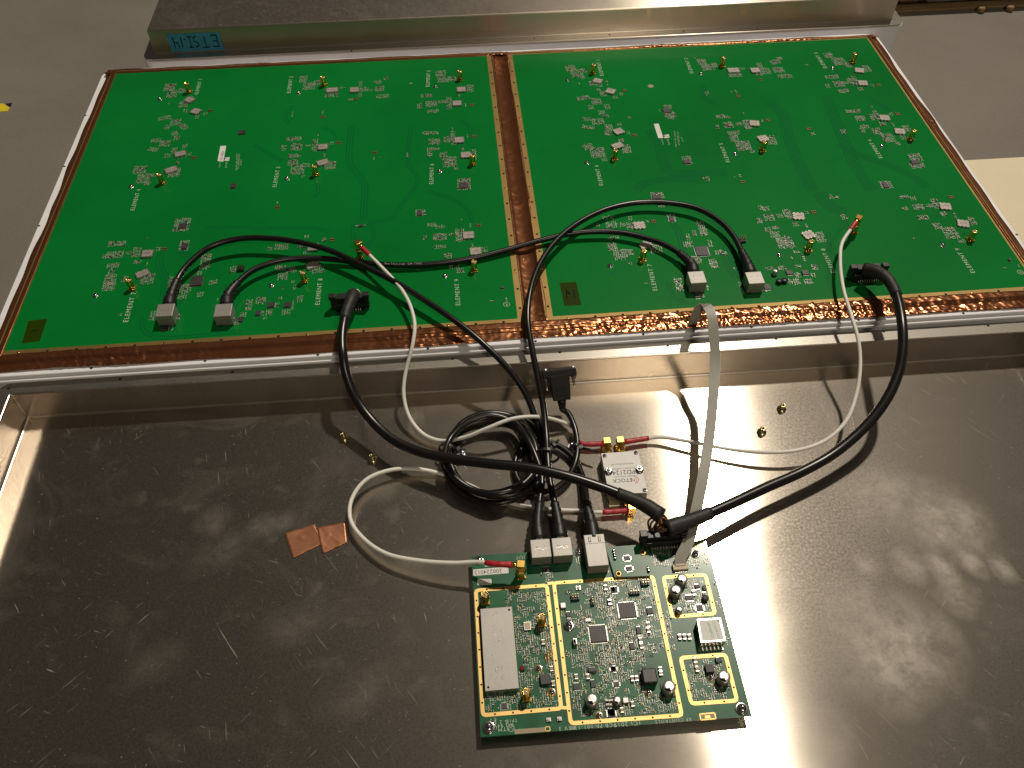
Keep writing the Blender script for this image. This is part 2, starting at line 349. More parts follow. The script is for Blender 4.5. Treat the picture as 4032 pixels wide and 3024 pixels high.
# ================================================================== ENCLOSURE WITH COPPER TAPE (holds the two boards)
RX0, RX1, RY0, RY1 = -24, 1017, -511.6, 21.5
enc = thing('antenna_enclosure', (RX0 + 520, -247, -50), 'shallow white enclosure lined with copper tape, holding the two big green boards', 'enclosure')
mb = MB()
mb.sweep(RX0, RX1, RY0, RY1, 20, [(4, -50), (4, -11), (0.3, -10.6), (0, -10), (0, -8.6), (0.4, -8.0), (1.9, -7.6), (2.3, -8.2), (2.7, -6.8), (3.1, -4.5), (3.7, -4), (13.5, -4), (14, -4.6), (14, -10), (17, -10), (17, -50)], 'white', 10)
mb.build('rim', enc)
mb = MB(); mb.box((496.5, -247, -12), (1006, 504, 4), 'white'); mb.build('inner_plate', enc)
hole = MB(); hole.lathe([(1.35, -0.6), (1.35, 0.05), (1.1, 0.08)], (0, 0, 0), 'hole', 10); hole_me = hole.mesh('screw_hole')
for z, x, y in ((5, 1785, 1485), (5, 795, 1548), (6, 555, 1432), (6, 1515, 1375), (7, 240, 1312), (7, 1178, 1252), (7, 2120, 1190), (8, 815, 1093), (8, 1700, 1037), (1, 745, 1005), (1, 560, 1450), (5, 340, 308), (8, 2150, 372)):
    put(hole_me, 'screw_hole', enc, W(z, x, y, -4))

def foil(name, P, nu, nv, amp, crinkle, zprof, seedv, parent=enc, thick=0.25):
    # P: four corner points (u along, v across); zprof(v) base height; crinkle(u) strength
    a, b, c, d = [Vector((p[0], p[1], 0)) for p in P]; vs = []; fs = []
    for i in range(nu + 1):
        u = i / nu
        for j in range(nv + 1):
            v = j / nv; p = (a.lerp(b, u)).lerp(d.lerp(c, u), v)
            wv = 0.0
            if j == nv: wv = noise.noise(Vector((u * 9 + seedv, 3.1, 0))) * 3.4 * (1 if name != 'flat' else 0)
            k = crinkle(u, v)
            q = Vector((p.x / 6.0 + seedv, p.y / 6.0, seedv))
            z = zprof(v) + amp * (noise.noise(q * 0.3) * 0.7 + k * ((1 - abs(noise.noise(q * 0.8))) ** 4 * 2.0 + (1 - abs(noise.noise(q * 1.5 + Vector((9, 3, 1))))) ** 4 * 1.2 + noise.noise(q * 2.1) * 0.5))
            n = (d - a).normalized()
            vs.append((p.x + n.x * wv, p.y + n.y * wv, z))
    W1 = nv + 1
    for i in range(nu):
        for j in range(nv):
            x = i * W1 + j; fs.append((x, x + W1, x + W1 + 1)); fs.append((x, x + W1 + 1, x + 1))
    mb = MB(); mb.add(vs, fs, 'copper', True)
    o = mb.build(name, parent); so = o.modifiers.new('thickness', 'SOLIDIFY'); so.thickness = thick / 1000; so.offset = -1
    return o
def bump(u, c, wd): return math.exp(-((u - c) / wd) ** 2)
def prof_edge(v): # lies on the board edge, steps down, lies on the rim
    return 0.35 if v < 0.38 else (0.35 - (v - 0.38) / 0.12 * 3.4 if v < 0.5 else -3.05)
foil('copper_tape', [(-14, -485), (1008, -485), (1008, -504.5), (-14, -504.5)], 640, 14, 0.8,
     lambda u, v: 0.05 + (0.9 * bump(u, 0.10, 0.07) + 0.35 * bump(u, 0.4, 0.05) + 1.0 * bump(u, 0.64, 0.12) + 1.1 * bump(u, 0.80, 0.08) + 0.4 * bump(u, .93, .04)) * (1 if v > 0.4 else 0.5), prof_edge, 1.0)
foil('copper_tape', [(486.2, 8), (486.2, -486), (507.6, -486), (507.6, 8)], 200, 10, 0.5, lambda u, v: 0.25 + 0.9 * bump(u, 0.03, 0.03) + 0.6 * bump(u, .62, .03) + .3 * bump(u, .3, .05), lambda v: 0.35 - 3.0 * math.sin(math.pi * v) ** 0.5, 4.0)
foil('copper_tape', [(-0.3, -490), (-0.3, 6), (-13.6, 6), (-13.6, -490)], 240, 8, 0.4, lambda u, v: 0.06 + 0.9 * bump(u, 0.99, 0.02) + 0.3 * bump(u, .45, .03), lambda v: 0.35 if v < .4 else 0.35 - min(1, (v - .4) / .2) * 3.2, 7.0)
foil('copper_tape', [(996, 6), (996, -490), (1009, -490), (1009, 6)], 240, 8, 0.4, lambda u, v: 0.08 + 0.9 * bump(u, 0.01, 0.02) + 0.5 * bump(u, .4, .03), lambda v: 0.35 if v < .3 else 0.35 - min(1, (v - .3) / .2) * 3.2, 9.0)
foil('copper_tape', [(-15, 0.4), (484, 0.4), (484, 15), (-15, 15)], 240, 6, 0.4, lambda u, v: 0.06 + 0.6 * bump(u, 0.4, 0.02), lambda v: 0.35 if v < .4 else 0.35 - min(1, (v - .4) / .2) * 3.2, 12.0)
foil('copper_tape', [(484, 1.8), (1008, 1.8), (1008, 13), (484, 13)], 280, 6, 0.45, lambda u, v: 0.1 + 1.0 * bump(u, 0.45, 0.1) + 0.8 * bump(u, 0.72, 0.1) + 0.6 * bump(u, 0.02, 0.02), lambda v: 0.35 if v < .3 else 0.35 - min(1, (v - .3) / .2) * 3.2, 15.0)

# ================================================================== METAL TRAYS
def tray(name, label, x0, x1, y0, y1, zf, depth, flip, mt):
    s = 1 if flip else -1; zb = zf + s * depth; t = -1.5 * s
    o = thing(name, ((x0 + x1) / 2, (y0 + y1) / 2, min(zf, zb)), label, 'metal tray')
    fl = MB(); fl.sweep(x0, x1, y0, y1, 15, [(0, zf), (12.4, zf), (12.4, zf - 1.5), (0, zf - 1.5)], 'flange', 10); fl.build('flange', o)
    r = [(13.6 + 1.6 * (1 - math.cos(a)) - 1.6, zf - s * 0 + s * 1.6 * (1 - math.cos(a))) for a in (0,)]
    pr = []
    for k in range(6):
        a = math.radians(90 * k / 5); pr.append((12.4 + 1.8 * math.sin(a), zf + s * 1.8 * (1 - math.cos(a))))
    for k in range(6):
        a = math.radians(90 * k / 5); pr.append((14.2 + 2.2 * (1 - math.cos(a)), zb - s * 2.2 * (1 - math.sin(a))))
    off = 1.5
    back = [(d + (off if flip else -off) * 0.9, z - s * 0.0) for d, z in reversed(pr)]
    back = [(d, z - 1.5 if abs(z - zf) < 0.4 or abs(z - zb) < 0.4 else z) for d, z in back]
    wl = MB(); wl.sweep(x0, x1, y0, y1, 15, pr + back, 'wall' if mt == 'tray' else mt, 10); wl.build('side_walls', o)
    ba = MB(); e = 16.45; ba.box(((x0 + x1) / 2, (y0 + y1) / 2, zb - 1.5), (x1 - x0 - 2 * e, y1 - y0 - 2 * e, 1.5), mt); ba.build('base', o)
    return o
ft = tray('metal_tray', 'open brushed aluminium tray in the foreground, with the small board inside', -3.5, 1004, -1032, -510.2, -14, 34, False, 'tray')
ft.rotation_euler = (0, 0, -0.005)
for z, x, y in (('l', 735, 315), ('l', 1435, 268), (6, 1718, 1470), (7, 440, 1410), (7, 1380, 1350), (8, 105, 1245), (8, 1010, 1180), (8, 1890, 1128)):
    put(hole_me, 'screw_hole', ft, W(z, x, y, -14))
put(hole_me, 'screw_hole', ft, W('l', 38, 376, -14))
bt = tray('metal_tray', 'upturned aluminium tray at the back, marked with blue tape', 29, 1056, 24.5, 539, 3.5, 33, True, 'box')
for z, x, y in ((3, 230, 333), (3, 885, 302), (3, 1530, 270), (3, 2175, 245), (2, 850, 440)):
    put(hole_me, 'screw_hole', bt, W(z, x, y, 3.6))
mb = MB(); mb.sweep(28, 1057, 23.6, 540, 16, [(0, -50), (0, 0.2), (0.8, 1.0), (3, 1.3), (20, 1.3), (20, -50)], 'white', 10)
mb.build('lower_shell', label='white shell under the upturned aluminium tray at the back', cat='enclosure')
# blue tape with hand lettering, hanging on the front of the back tray
yw = 24.5 + 14.2 - 0.0
mb = MB(); TX0, TX1, TZ0, TZ1 = 66, 134, 5.4, 29.5
nx = 16; vs = []
for i in range(nx + 1):
    x = TX0 + (TX1 - TX0) * i / nx
    for (z, q) in ((TZ0 + 0.6 * math.sin(i * 1.1), 0), (TZ1 + 0.3 * math.sin(i * .7), 0)): vs.append((x, yw - 0.30 - 0.15 * math.sin(i * .9), z))
for i in range(nx + 1):
    x = TX0 + (TX1 - TX0) * i / nx
    for z in (TZ0, TZ1): vs.append((x, yw - 0.05, z))
fs = []
B = 2 * (nx + 1)
for i in range(nx):
    fs += [(2 * i, 2 * i + 2, 2 * i + 3, 2 * i + 1), (B + 2 * i, B + 2 * i + 1, B + 2 * i + 3, B + 2 * i + 2), (2 * i, B + 2 * i, B + 2 * i + 2, 2 * i + 2), (2 * i + 1, 2 * i + 3, B + 2 * i + 3, B + 2 * i + 1)]
mb.add(vs, fs, 'blue')
tape = mb.build('tape_label', label='blue masking tape with upside down hand lettering on the back tray', cat='tape')
hb = MB()
def tape_pt(x, y): return (130 - x * 10.6, yw - 0.62, 31 - y * 16)   # lettering runs upside down
L14 = [[(0.1, 1), (0.1, 0)], [(0.1, 1), (0.8, .95)], [(0.1, .5), (0.7, .5)], [(0.1, 0), (.8, 0.02)],
       [(1.2, 1), (2.1, 1)], [(1.65, 1), (1.6, .05)],
       [(2.9, .95), (2.5, .85), (2.5, .6), (2.9, .45), (2.95, .15), (2.5, 0.02)],
       [(3.2, .95), (3.7, .95)], [(3.45, .95), (3.4, .05)], [(3.15, .05), (3.65, .05)], [(4.0, .3), (4.05, .2)],
       [(4.5, .9), (4.45, .05)], [(4.9, .95), (4.95, .5), (5.4, .5)], [(5.4, .9), (5.4, 0.0)]]
for L in L14:
    for a, b in zip(L, L[1:]):
        p = Vector(tape_pt(a[0], 1 - a[1])); q = Vector(tape_pt(b[0], 1 - b[1])); p.z = 26 - (a[1]) * 16 ; q.z = 26 - (b[1]) * 16
        hb.tube([p, q], 0.55, 'ink', 6)
hb.build('hand_lettering', tape)

# cream sheet, yellow tape, pallet
mb = MB(); a = at(3815, 640, -50); mb.box((a.x + 395, a.y - 300, -50), (820, 600, 4), 'cream')
mb.build('cream_panel', bevel=0.5, label='flat cream panel lying on the floor at the right edge', cat='panel')
mb = MB(); P = [at(*p, -49.6) for p in ((-40, 410), (12, 408), (38, 424), (30, 438), (-40, 441))]
mb.prism([(p.x, p.y) for p in reversed(P)], -50, -49.4, 'yellow'); 
P = [at(*p, -49.6) for p in ((20, 408), (48, 405), (40, 421))]
mb.prism([(p.x, p.y) for p in reversed(P)], -50, -49.5, 'black')  # flat black triangle at the upper right end of the tape
mb.build('floor_tape', label='scrap of yellow tape with a small black triangle on the floor at left', cat='tape')
pal = at(3790, 66, -50); px0, py0 = 1010, pal.y + 24
pl = thing('wooden_pallet', (px0 + 350, py0 + 200, -50), 'wooden pallet standing on the floor in the top right corner', 'pallet')
mb = MB(); mb.box((px0 + 350, py0 + 40, -50), (760, 90, 4.5), 'wood'); mb.build('bottom_board', pl, bevel=1)
for dx, wd, mm in ((70, 34, 'bare'), (128, 26, 'wood'), (190, 66, 'sticker'), (262, 24, 'wood'), (330, 200, 'wood'), (560, 90, 'wood')):
    mb = MB(); mb.box((px0 + dx, py0 + 40, -45.4), (wd, 50, 12), mm); mb.build('block', pl, bevel=1.5)
mb = MB(); mb.box((px0 + 350, py0 + 95, -49.9), (760, 12, 16), 'black'); mb.build('gap_shade_strip', pl, bevel=1)  # black strip added to paint the shade in the gaps under the deck
for k in range(4):
    mb = MB(); mb.box((px0 + 350, py0 + 45 + k * 100, -33.3), (760, 94, 18), 'wood'); mb.build('deck_plank', pl, bevel=1.5)
for dx in (40, 230, 275, 420):
    mb = MB(); mb.lathe([(6, -50), (6, -44), (4, -42)], (px0 + dx, py0 - 12, 0), 'wood', 10); mb.build('peg', pl)

# ================================================================== SHARED PART MESHES
def rz_mesh(fn, name, bevel=0.0):
    mb = MB(); fn(mb); return mb.mesh(name, (0, 0, 0), bevel)
def f_sma_body(mb):      # threaded coaxial jack, 12 mm tall
    mb.lathe([(2.5, 1.6), (2.5, 3.0), (3.15, 3.2), (3.15, 4.4), (2.75, 4.6)], (0, 0, 0), 'brightgold', 14)
    pr = []
    for k in range(9): pr += [(3.15, 4.7 + k * 0.8), (2.85, 5.1 + k * 0.8)]
    mb.lathe(pr + [(3.0, 12.0), (2.3, 12.2), (2.2, 11.2)], (0, 0, 0), 'brightgold', 14)
    mb.lathe([(2.1, 11.0), (2.1, 11.45)], (0, 0, 0), 'beige', 12)
def f_sma_base(mb):
    mb.box((0, 0, 0), (6.6, 6.6, 1.6), 'brightgold')
    for sx in (-1, 1):
        for sy in (-1, 1): mb.box((sx * 3.0, sy * 3.0, 0.05), (1.5, 1.5, 1.2), 'brightgold')
def f_sma_pin(mb): mb.lathe([(0.5, 11.4), (0.5, 12.1), (0.25, 12.3)], (0, 0, 0), 'brightgold', 8)
SMA = [rz_mesh(f_sma_body, 'coaxial_jack'), rz_mesh(f_sma_base, 'base', 0.15), rz_mesh(f_sma_pin, 'centre_pin')]
def sma(parent, pos, rz=0.0, name='coaxial_jack'):
    o = put(SMA[0], name, parent, pos, rz); put(SMA[1], 'base', o, pos); put(SMA[2], 'centre_pin', o, pos); return o
def f_can(mb):
    mb.box((0, 0, 0.25), (11.0, 10.0, 1.7), 'can')
    for k in (-1, 0, 1):
        for s in (-1, 1): mb.box((k * 3.9, s * 5.0, 0.1), (1.7, 1.5, 1.9), 'silver'); mb.box((s * 5.5, k * 3.4, 0.1), (1.3, 1.5, 1.9), 'silver')
    mb.box((0, 0, 1.9), (7.0, 0.5, 0.15), 'hole'); 
CAN = rz_mesh(f_can, 'filter_can', 0.2)
def f_screw(mb):
    mb.lathe([(3.0, 0), (3.0, 0.35), (2.6, 0.4)], (0, 0, 0), 'solder', 14)
    mb.lathe([(2.2, 0.35), (2.2, 1.2), (1.9, 1.9), (1.2, 2.3), (0.4, 2.45)], (0, 0, 0), 'zinc', 14)
SCREW = rz_mesh(f_screw, 'screw')
def f_slot(mb): mb.box((0, 0, 2.05), (2.4, 0.5, 0.5), 'hole'); mb.box((0, 0, 2.05), (0.5, 2.4, 0.48), 'hole')
SLOT = rz_mesh(f_slot, 'cross_recess')
def screw(parent, pos, sc=1.0, name='screw', rz=0.4):
    o = put(SCREW, name, parent, pos, rz); o.scale = (sc, sc, sc); put(SLOT, 'cross_recess', o, pos); return o
def chip_mesh(w, h, t=1.1, leads=True, pitch=1.0, name='chip', both=False):
    mb = MB(); mb.box((0, 0, 0.15), (w, h, t), 'chip')
    mb.lathe([(0.35, t + 0.16), (0.3, t + 0.19)], (-w * 0.36, -h * 0.34, 0), 'greyink', 8)
    if leads:
        for s in (-1, 1):
            n = int(w / pitch)
            for k in range(n):
                x = (k - (n - 1) / 2) * pitch; mb.box((x, s * (h / 2 + 0.55), 0.02), (pitch * 0.5, 1.1, 0.35), 'silver')
            if both:
                n = int(h / pitch)
                for k in range(n):
                    y = (k - (n - 1) / 2) * pitch; mb.box((s * (w / 2 + 0.55), y, 0.02), (1.1, pitch * 0.5, 0.35), 'silver')
    return mb.mesh(name, (0, 0, 0), 0.0)
def chip(parent, zid, x, y, w, h, z=0.0, t=1.1, leads=True, both=False, pitch=1.0, name='chip'):
    c, a, b = WR(zid, x, y, w, h, z + t); c.z = z
    return put(chip_mesh(a, b, t, leads, pitch, name, both), name, parent, c)
def f_pad(mb):
    mb.box((0, 0, 0.02), (5.4, 5.0, 0.25), 'hole')
    for x in (-1.8, 0, 1.8):
        for y in (-1.5, 1.5): mb.lathe([(0.8, 0.25), (0.8, 0.4), (0.45, 0.42)], (x, y, 0), 'dullgold', 8)
PAD = rz_mesh(f_pad, 'test_pad_block')
def smd(mb, x, y, z, kind, rot, sc=1.0):      # one small soldered component
    R = Matrix.Rotation(rot, 3, 'Z'); o = Vector((x, y, z))
    def bx(cx, cy, cz, w, h, t, m):
        mb.box(o + R @ Vector((cx * sc, cy * sc, cz)), (w * sc, h * sc, t), m, rot)
    if kind == 0:   # ceramic capacitor
        bx(0, 0, 0.05, 1.0, 0.8, 0.7, 'tan'); bx(-0.75, 0, 0.05, 0.5, 0.85, 0.75, 'tinend'); bx(0.75, 0, 0.05, 0.5, 0.85, 0.75, 'tinend')
    elif kind == 1: # resistor
        bx(0, 0, 0.05, 1.0, 0.75, 0.4, 'chip'); bx(-0.7, 0, 0.05, 0.4, 0.8, 0.42, 'tinend'); bx(0.7, 0, 0.05, 0.4, 0.8, 0.42, 'tinend')
    elif kind == 2: # silk screen marks
        bx(0, 0.35, 0.04, 1.6, 0.22, 0.06, 'silk'); bx(-0.4, -0.35, 0.04, 0.6, 0.5, 0.06, 'silk')
    elif kind == 3: # bare pads
        bx(-0.6, 0, 0.04, 0.6, 0.7, 0.12, 'tinend'); bx(0.6, 0, 0.04, 0.6, 0.7, 0.12, 'tinend')
    else:           # three-legged package
        bx(0, 0, 0.1, 1.5, 1.3, 0.9, 'chip'); bx(-0.5, 0.95, 0.03, 0.4, 0.5, 0.3, 'tinend'); bx(0.5, 0.95, 0.03, 0.4, 0.5, 0.3, 'tinend'); bx(0, -0.95, 0.03, 0.4, 0.5, 0.3, 'tinend')
def cluster(mb, zid, x, y, w, h, rnd, z=0.0, tilt=0.0, dens=1.0):
    c, a, b = WR(zid, x, y, w, h, z); n = max(2, int(a * b / 3.6 * dens)); R = Matrix.Rotation(tilt, 3, 'Z')
    nx = max(1, int(a / 1.9)); ny = max(1, int(b / 1.6))
    cells = [(i, j) for i in range(nx) for j in range(ny)]; rnd.shuffle(cells)
    for (i, j) in cells[:max(n, int(len(cells) * 0.8))]:
        p = R @ Vector(((i + 0.5) / nx * a - a / 2, (j + 0.5) / ny * b - b / 2, 0)) + c
        smd(mb, p.x + rnd.uniform(-.2, .2), p.y + rnd.uniform(-.2, .2), z, rnd.choices((0, 1, 2, 3, 4), (3, 3, 4, 2, .7))[0], tilt + rnd.choice((0, math.pi / 2)), rnd.uniform(0.75, 1.05))
def f_jack(mb): mb.box((0, 0, 0.6), (16.0, 16.5, 12.9), 'shield')
def f_jack_base(mb): mb.box((0, 0.2, 0.0), (15.6, 16.0, 0.7), 'black'); mb.box((0, 8.4, 1.5), (12.4, 0.6, 9.5), 'hole'); mb.box((-4.5, -8.35, 0.2), (4.2, 0.7, 1.3), 'black')
def f_jack_mark(mb):
    rnd = random.Random(3)
    for k in range(9): mb.box((-4.4 + k * 1.1, rnd.uniform(-1.4, 1.0), 13.42), (0.7, 0.35, 0.12), 'silver')
    for s in (-1, 1): mb.lathe([(0.55, 13.4), (0.4, 13.7), (0.1, 13.8)], (s * 3.2, 1.2, 0), 'shield', 8); mb.box((s * 8.2, -1.5, 0.3), (0.4, 2.4, 3.0), 'shield')
JACK = [rz_mesh(f_jack, 'network_jack', 0.5), rz_mesh(f_jack_base, 'jack_base', 0.1), rz_mesh(f_jack_mark, 'stamped_marks')]
def jack(parent, pos):
    o = put(JACK[0], 'network_jack', parent, pos)
    put(JACK[1], 'jack_base', o, pos); put(JACK[2], 'stamped_marks', o, pos); return o

# ================================================================== THE TWO LARGE BOARDS
def board(x0, label):
    o = thing('antenna_board', (x0 + 240, -240, -1.6), label, 'circuit board', 'large green antenna boards')
    mb = MB(); mb.box((x0 + 240, -240, -1.6), (480, 480, 1.6), 'green'); mb.build('substrate', o)
    mb = MB()
    for (cx, cy, sx, sy) in ((-3.5, -240, 7, 494), (483.5, -240, 7, 494), (240, 3.5, 480, 7), (240, -483.5, 480, 7)):
        mb.box((x0 + cx, cy, -1.6), (sx, sy, 1.605), 'dullgold')
    mb.build('ground_border', o)
    mb = MB()
    for k in range(18):
        t = 14 + k * 26.6
        for (x, y) in ((-3.2, -t), (483.4, -t), (t, -483.4), (t, 3.2)):
            mb.lathe([(1.35, -0.2), (1.35, 0.10), (0.9, 0.12)], (x0 + x, y, 0), 'hole' if (k * 7) % 5 else 'brightgold', 9)
    mb.build('border_holes', o, kind='stuff'); return o
GAP = 513.8
BL = board(0, 'left of the two big green boards lying in the white enclosure')
BR = board(GAP, 'right of the two big green boards, with white cable plugged near its right side')

def label_txt(parent, s, zid, x0, y0, zid1, x1, y1):
    a = W(zid, x0, y0, 0.06); b = W(zid1, x1, y1, 0.06); d = b - a; c = (a + b) / 2; c.z = 0.06
    text(s, d.length / (0.70 * len(s)), c, math.atan2(d.y, d.x), parent, 'silk')
def element(parent, num, cans, tip_base, scr, lab, clusters, seed):
    rnd = random.Random(seed)
    for c in cans:
        zid, x, y = c[:3]; rz = c[3] if len(c) > 3 else 0.0
        p = W(zid, x, y, 2.0); p.z = 0; o = put(CAN, 'filter_can', parent, p, rz)
        if len(c) > 4: o.scale = (c[4], c[5], 1)
    if tip_base:
        p = W(tip_base[0], tip_base[1], tip_base[2], 1.0); p.z = 0; sma(parent, p, rnd.uniform(-.15, .15))
    if scr:
        p = W(scr[0], scr[1], scr[2], 1.2); p.z = 0; screw(parent, p)
        mb = MB(); mb.lathe([(0.9, 0.02), (0.9, 0.10)], p + Vector((rnd.uniform(-2, 2), -9.5, 0)), 'bluedot', 8); mb.build('paint_dot', parent)
    if lab: label_txt(parent, 'ELEMENT %d' % num, *lab)
    mb = MB()
    for c in clusters:
        zid, x, y, w, h = c[:5]
        if len(c) > 5 and c[5] == 'p':
            p = W(zid, x, y, 0); put(PAD, 'test_pad_block', parent, p)
        else: cluster(mb, zid, x, y, w, h, rnd, 0.0, c[5] if len(c) > 5 else 0.0)
    mb.build('surface_mount_parts', parent, kind='stuff')
T4 = math.pi / 4
element(BL, 1, [(1, 1650, 865, -.6), (1, 1705, 965, -.5)], (1, 1645, 797), (1, 1390, 860), (1, 1708, 828, 1, 1752, 680),
        [(1, 1480, 760, 100, 60), (1, 1500, 820, 90, 60), (1, 1590, 790, 70, 35), (1, 1600, 910, 80, 50), (1, 1435, 1030, 110, 32, .3), (1, 1530, 1065, 90, 50), (1, 1455, 1110, 45, 36), (1, 1600, 1105, 60, 50, .6),
         (1, 1525, 1165, 60, 36), (1, 1540, 1205, 55, 32), (1, 1830, 965, 0, 0, 'p'), (1, 1790, 992, 40, 25), (1, 1715, 1020, 40, 30), (1, 1470, 900, 24, 16), (1, 1615, 965, 40, 30)], 11)
element(BL, 4, [(1, 1570, 1335, .35, 1.15, .9), (1, 1490, 1475, .45, 1.2, .9)], (1, 1412, 1590), (1, 1140, 1620), (5, 1152, 182, 1, 1214, 1640),
        [(1, 1360, 1225, 90, 32), (1, 1435, 1250, 95, 50), (1, 1335, 1305, 90, 34, -.3), (1, 1520, 1310, 50, 50), (1, 1460, 1360, 55, 32), (1, 1610, 1275, 45, 30), (1, 1690, 1375, 0, 0, 'p'), (1, 1655, 1345, 30, 24),
         (1, 1220, 1480, 110, 60), (1, 1250, 1555, 115, 80), (1, 1520, 1505, 100, 70), (1, 1550, 1420, 36, 26), (1, 1285, 1600, 60, 30), (1, 1330, 1530, 50, 30)], 14)
element(BL, 2, [(2, 680, 780, 0, 1.3, .95), (2, 875, 778)], (2, 610, 740), (2, 385, 805), (2, 302, 817, 2, 328, 658),
        [(2, 430, 690, 70, 55), (2, 480, 750, 110, 60), (2, 550, 722, 60, 36), (2, 680, 828, 120, 34), (2, 770, 768, 45, 18), (2, 930, 730, 28, 40), (2, 960, 780, 80, 36), (2, 1080, 715, 60, 30, .3), (2, 1150, 685, 45, 26, .3),
         (2, 1095, 775, 80, 44), (2, 1120, 840, 110, 32), (2, 890, 865, 0, 0, 'p'), (2, 842, 870, 40, 16), (2, 925, 830, 32, 32), (2, 1015, 785, 40, 14), (2, 335, 995, 26, 44), (2, 600, 1020, 0, 0, 'p'), (2, 600, 978, 20, 30), (2, 1365, 725, 30, 12),
         (2, 1050, 1330, 0, 0, 'p'), (2, 1045, 1380, 20, 24), (2, 1335, 1350, 26, 44), (2, 1095, 1372, 22, 12)], 12)
element(BL, 3, [(2, 1805, 775), (2, 1768, 895)], (2, 1795, 690), (2, 1580, 750), (2, 1513, 762, 2, 1524, 608),
        [(2, 1625, 640, 90, 50), (2, 1650, 695, 100, 50), (2, 1730, 685, 65, 40), (2, 1882, 770, 60, 60), (2, 1500, 835, 100, 28), (2, 1545, 905, 100, 50), (2, 1440, 925, 44, 44), (2, 1640, 890, 70, 26), (2, 1700, 900, 50, 100), (2, 1560, 970, 100, 26), (2, 1900, 915, 0, 0, 'p'), (2, 1845, 915, 26, 26), (2, 1790, 832, 20, 26)], 13)
element(BL, 5, [(2, 600, 1275), (2, 598, 1410, .4, 1.15, .9)], (2, 538, 1518), (2, 285, 1550), (2, 178, 1638, 2, 216, 1443),
        [(2, 350, 1210, 130, 32), (2, 370, 1280, 100, 60), (2, 260, 1290, 44, 44), (2, 470, 1270, 50, 20), (2, 530, 1270, 55, 110), (2, 350, 1360, 110, 32), (2, 340, 1420, 90, 50), (2, 380, 1480, 120, 80), (2, 450, 1440, 75, 36), (2, 665, 1440, 100, 70), (2, 740, 1245, 0, 0, 'p'), (2, 680, 1245, 36, 26), (2, 560, 1178, 24, 16), (2, 615, 1355, 26, 32), (2, 430, 1535, 40, 20)], 15)
element(BL, 6, [(2, 1787, 1215), (2, 1845, 1345)], (2, 1905, 1425), (2, 1615, 1485), (2, 1546, 1612, 2, 1552, 1418),
        [(2, 1540, 1160, 140, 28), (2, 1570, 1235, 100, 50), (2, 1690, 1215, 75, 50), (2, 1735, 1200, 45, 120), (2, 1560, 1300, 110, 24), (2, 1530, 1340, 44, 44), (2, 1650, 1350, 66, 44), (2, 1705, 1410, 120, 90), (2, 1920, 1345, 40, 90), (2, 1920, 1188, 0, 0, 'p'), (2, 1860, 1185, 26, 32), (2, 1820, 1300, 24, 32), (2, 1760, 1470, 36, 24), (2, 1730, 1118, 22, 16), (2, 1830, 1605, 120, 100), (2, 1365, 725, 24, 12)], 16)
element(BL, 7, [(5, 1283, 545), (5, 1240, 720, .5, 1.15, .85)], (5, 1152, 850), (5, 828, 910), (5, 1090, 1160, 5, 1172, 875),
        [(5, 1020, 465, 150, 44), (5, 1000, 560, 150, 60), (5, 910, 575, 34, 34), (5, 1120, 545, 50, 22), (5, 1190, 540, 70, 80), (5, 1200, 625, 66, 30), (5, 985, 655, 110, 40), (5, 970, 710, 56, 50), (5, 960, 780, 105, 90), (5, 950, 838, 110, 70), (5, 1090, 770, 56, 50), (5, 1283, 640, 26, 36), (5, 1290, 770, 110, 90), (5, 1430, 510, 0, 0, 'p'), (5, 1380, 510, 40, 30), (5, 1285, 418, 24, 16), (5, 1045, 1080, 36, 22),
         (5, 1585, 300, 140, 110), (5, 1605, 480, 84, 90), (5, 1790, 620, 90, 130), (5, 1600, 880, 80, 130), (5, 1490, 800, 50, 100), (5, 1855, 800, 80, 36), (5, 1745, 905, 60, 44), (5, 1740, 720, 44, 40), (5, 2030, 690, 60, 50), (5, 1330, 1090, 46, 80), (5, 1490, 1195, 50, 50), (5, 1560, 1110, 16, 60), (5, 2060, 1160, 40, 30), (5, 2120, 1080, 60, 40), (5, 1895, 950, 30, 24), (5, 2170, 1000, 60, 90), (5, 1650, 850, 40, 40)], 17)
element(BL, 8, [(6, 515, 490), (6, 510, 645, .4, 1.15, .9)], (6, 440, 785), (6, 148, 822), (6, 552, 1008, 6, 582, 756),
        [(6, 240, 490, 120, 50), (6, 140, 510, 46, 28), (6, 420, 480, 80, 50), (6, 460, 400, 46, 28), (6, 610, 430, 34, 34), (6, 680, 430, 0, 0, 'p'), (6, 230, 680, 100, 40), (6, 330, 690, 90, 50), (6, 250, 750, 90, 60), (6, 560, 690, 110, 60), (6, 340, 795, 36, 24), (6, 250, 855, 26, 24), (6, 352, 850, 18, 60),
         (6, 60, 960, 90, 60), (6, 200, 1000, 44, 44), (6, 280, 1060, 80, 50), (6, 130, 1065, 60, 50), (6, 400, 945, 54, 54), (6, 60, 1070, 60, 40), (6, 340, 1000, 30, 90), (6, 230, 940, 40, 26), (6, 100, 1110, 40, 24), (6, 205, 148, 0, 0, 'p'), (6, 205, 105, 20, 26), (6, 450, 545, 50, 24)], 18)
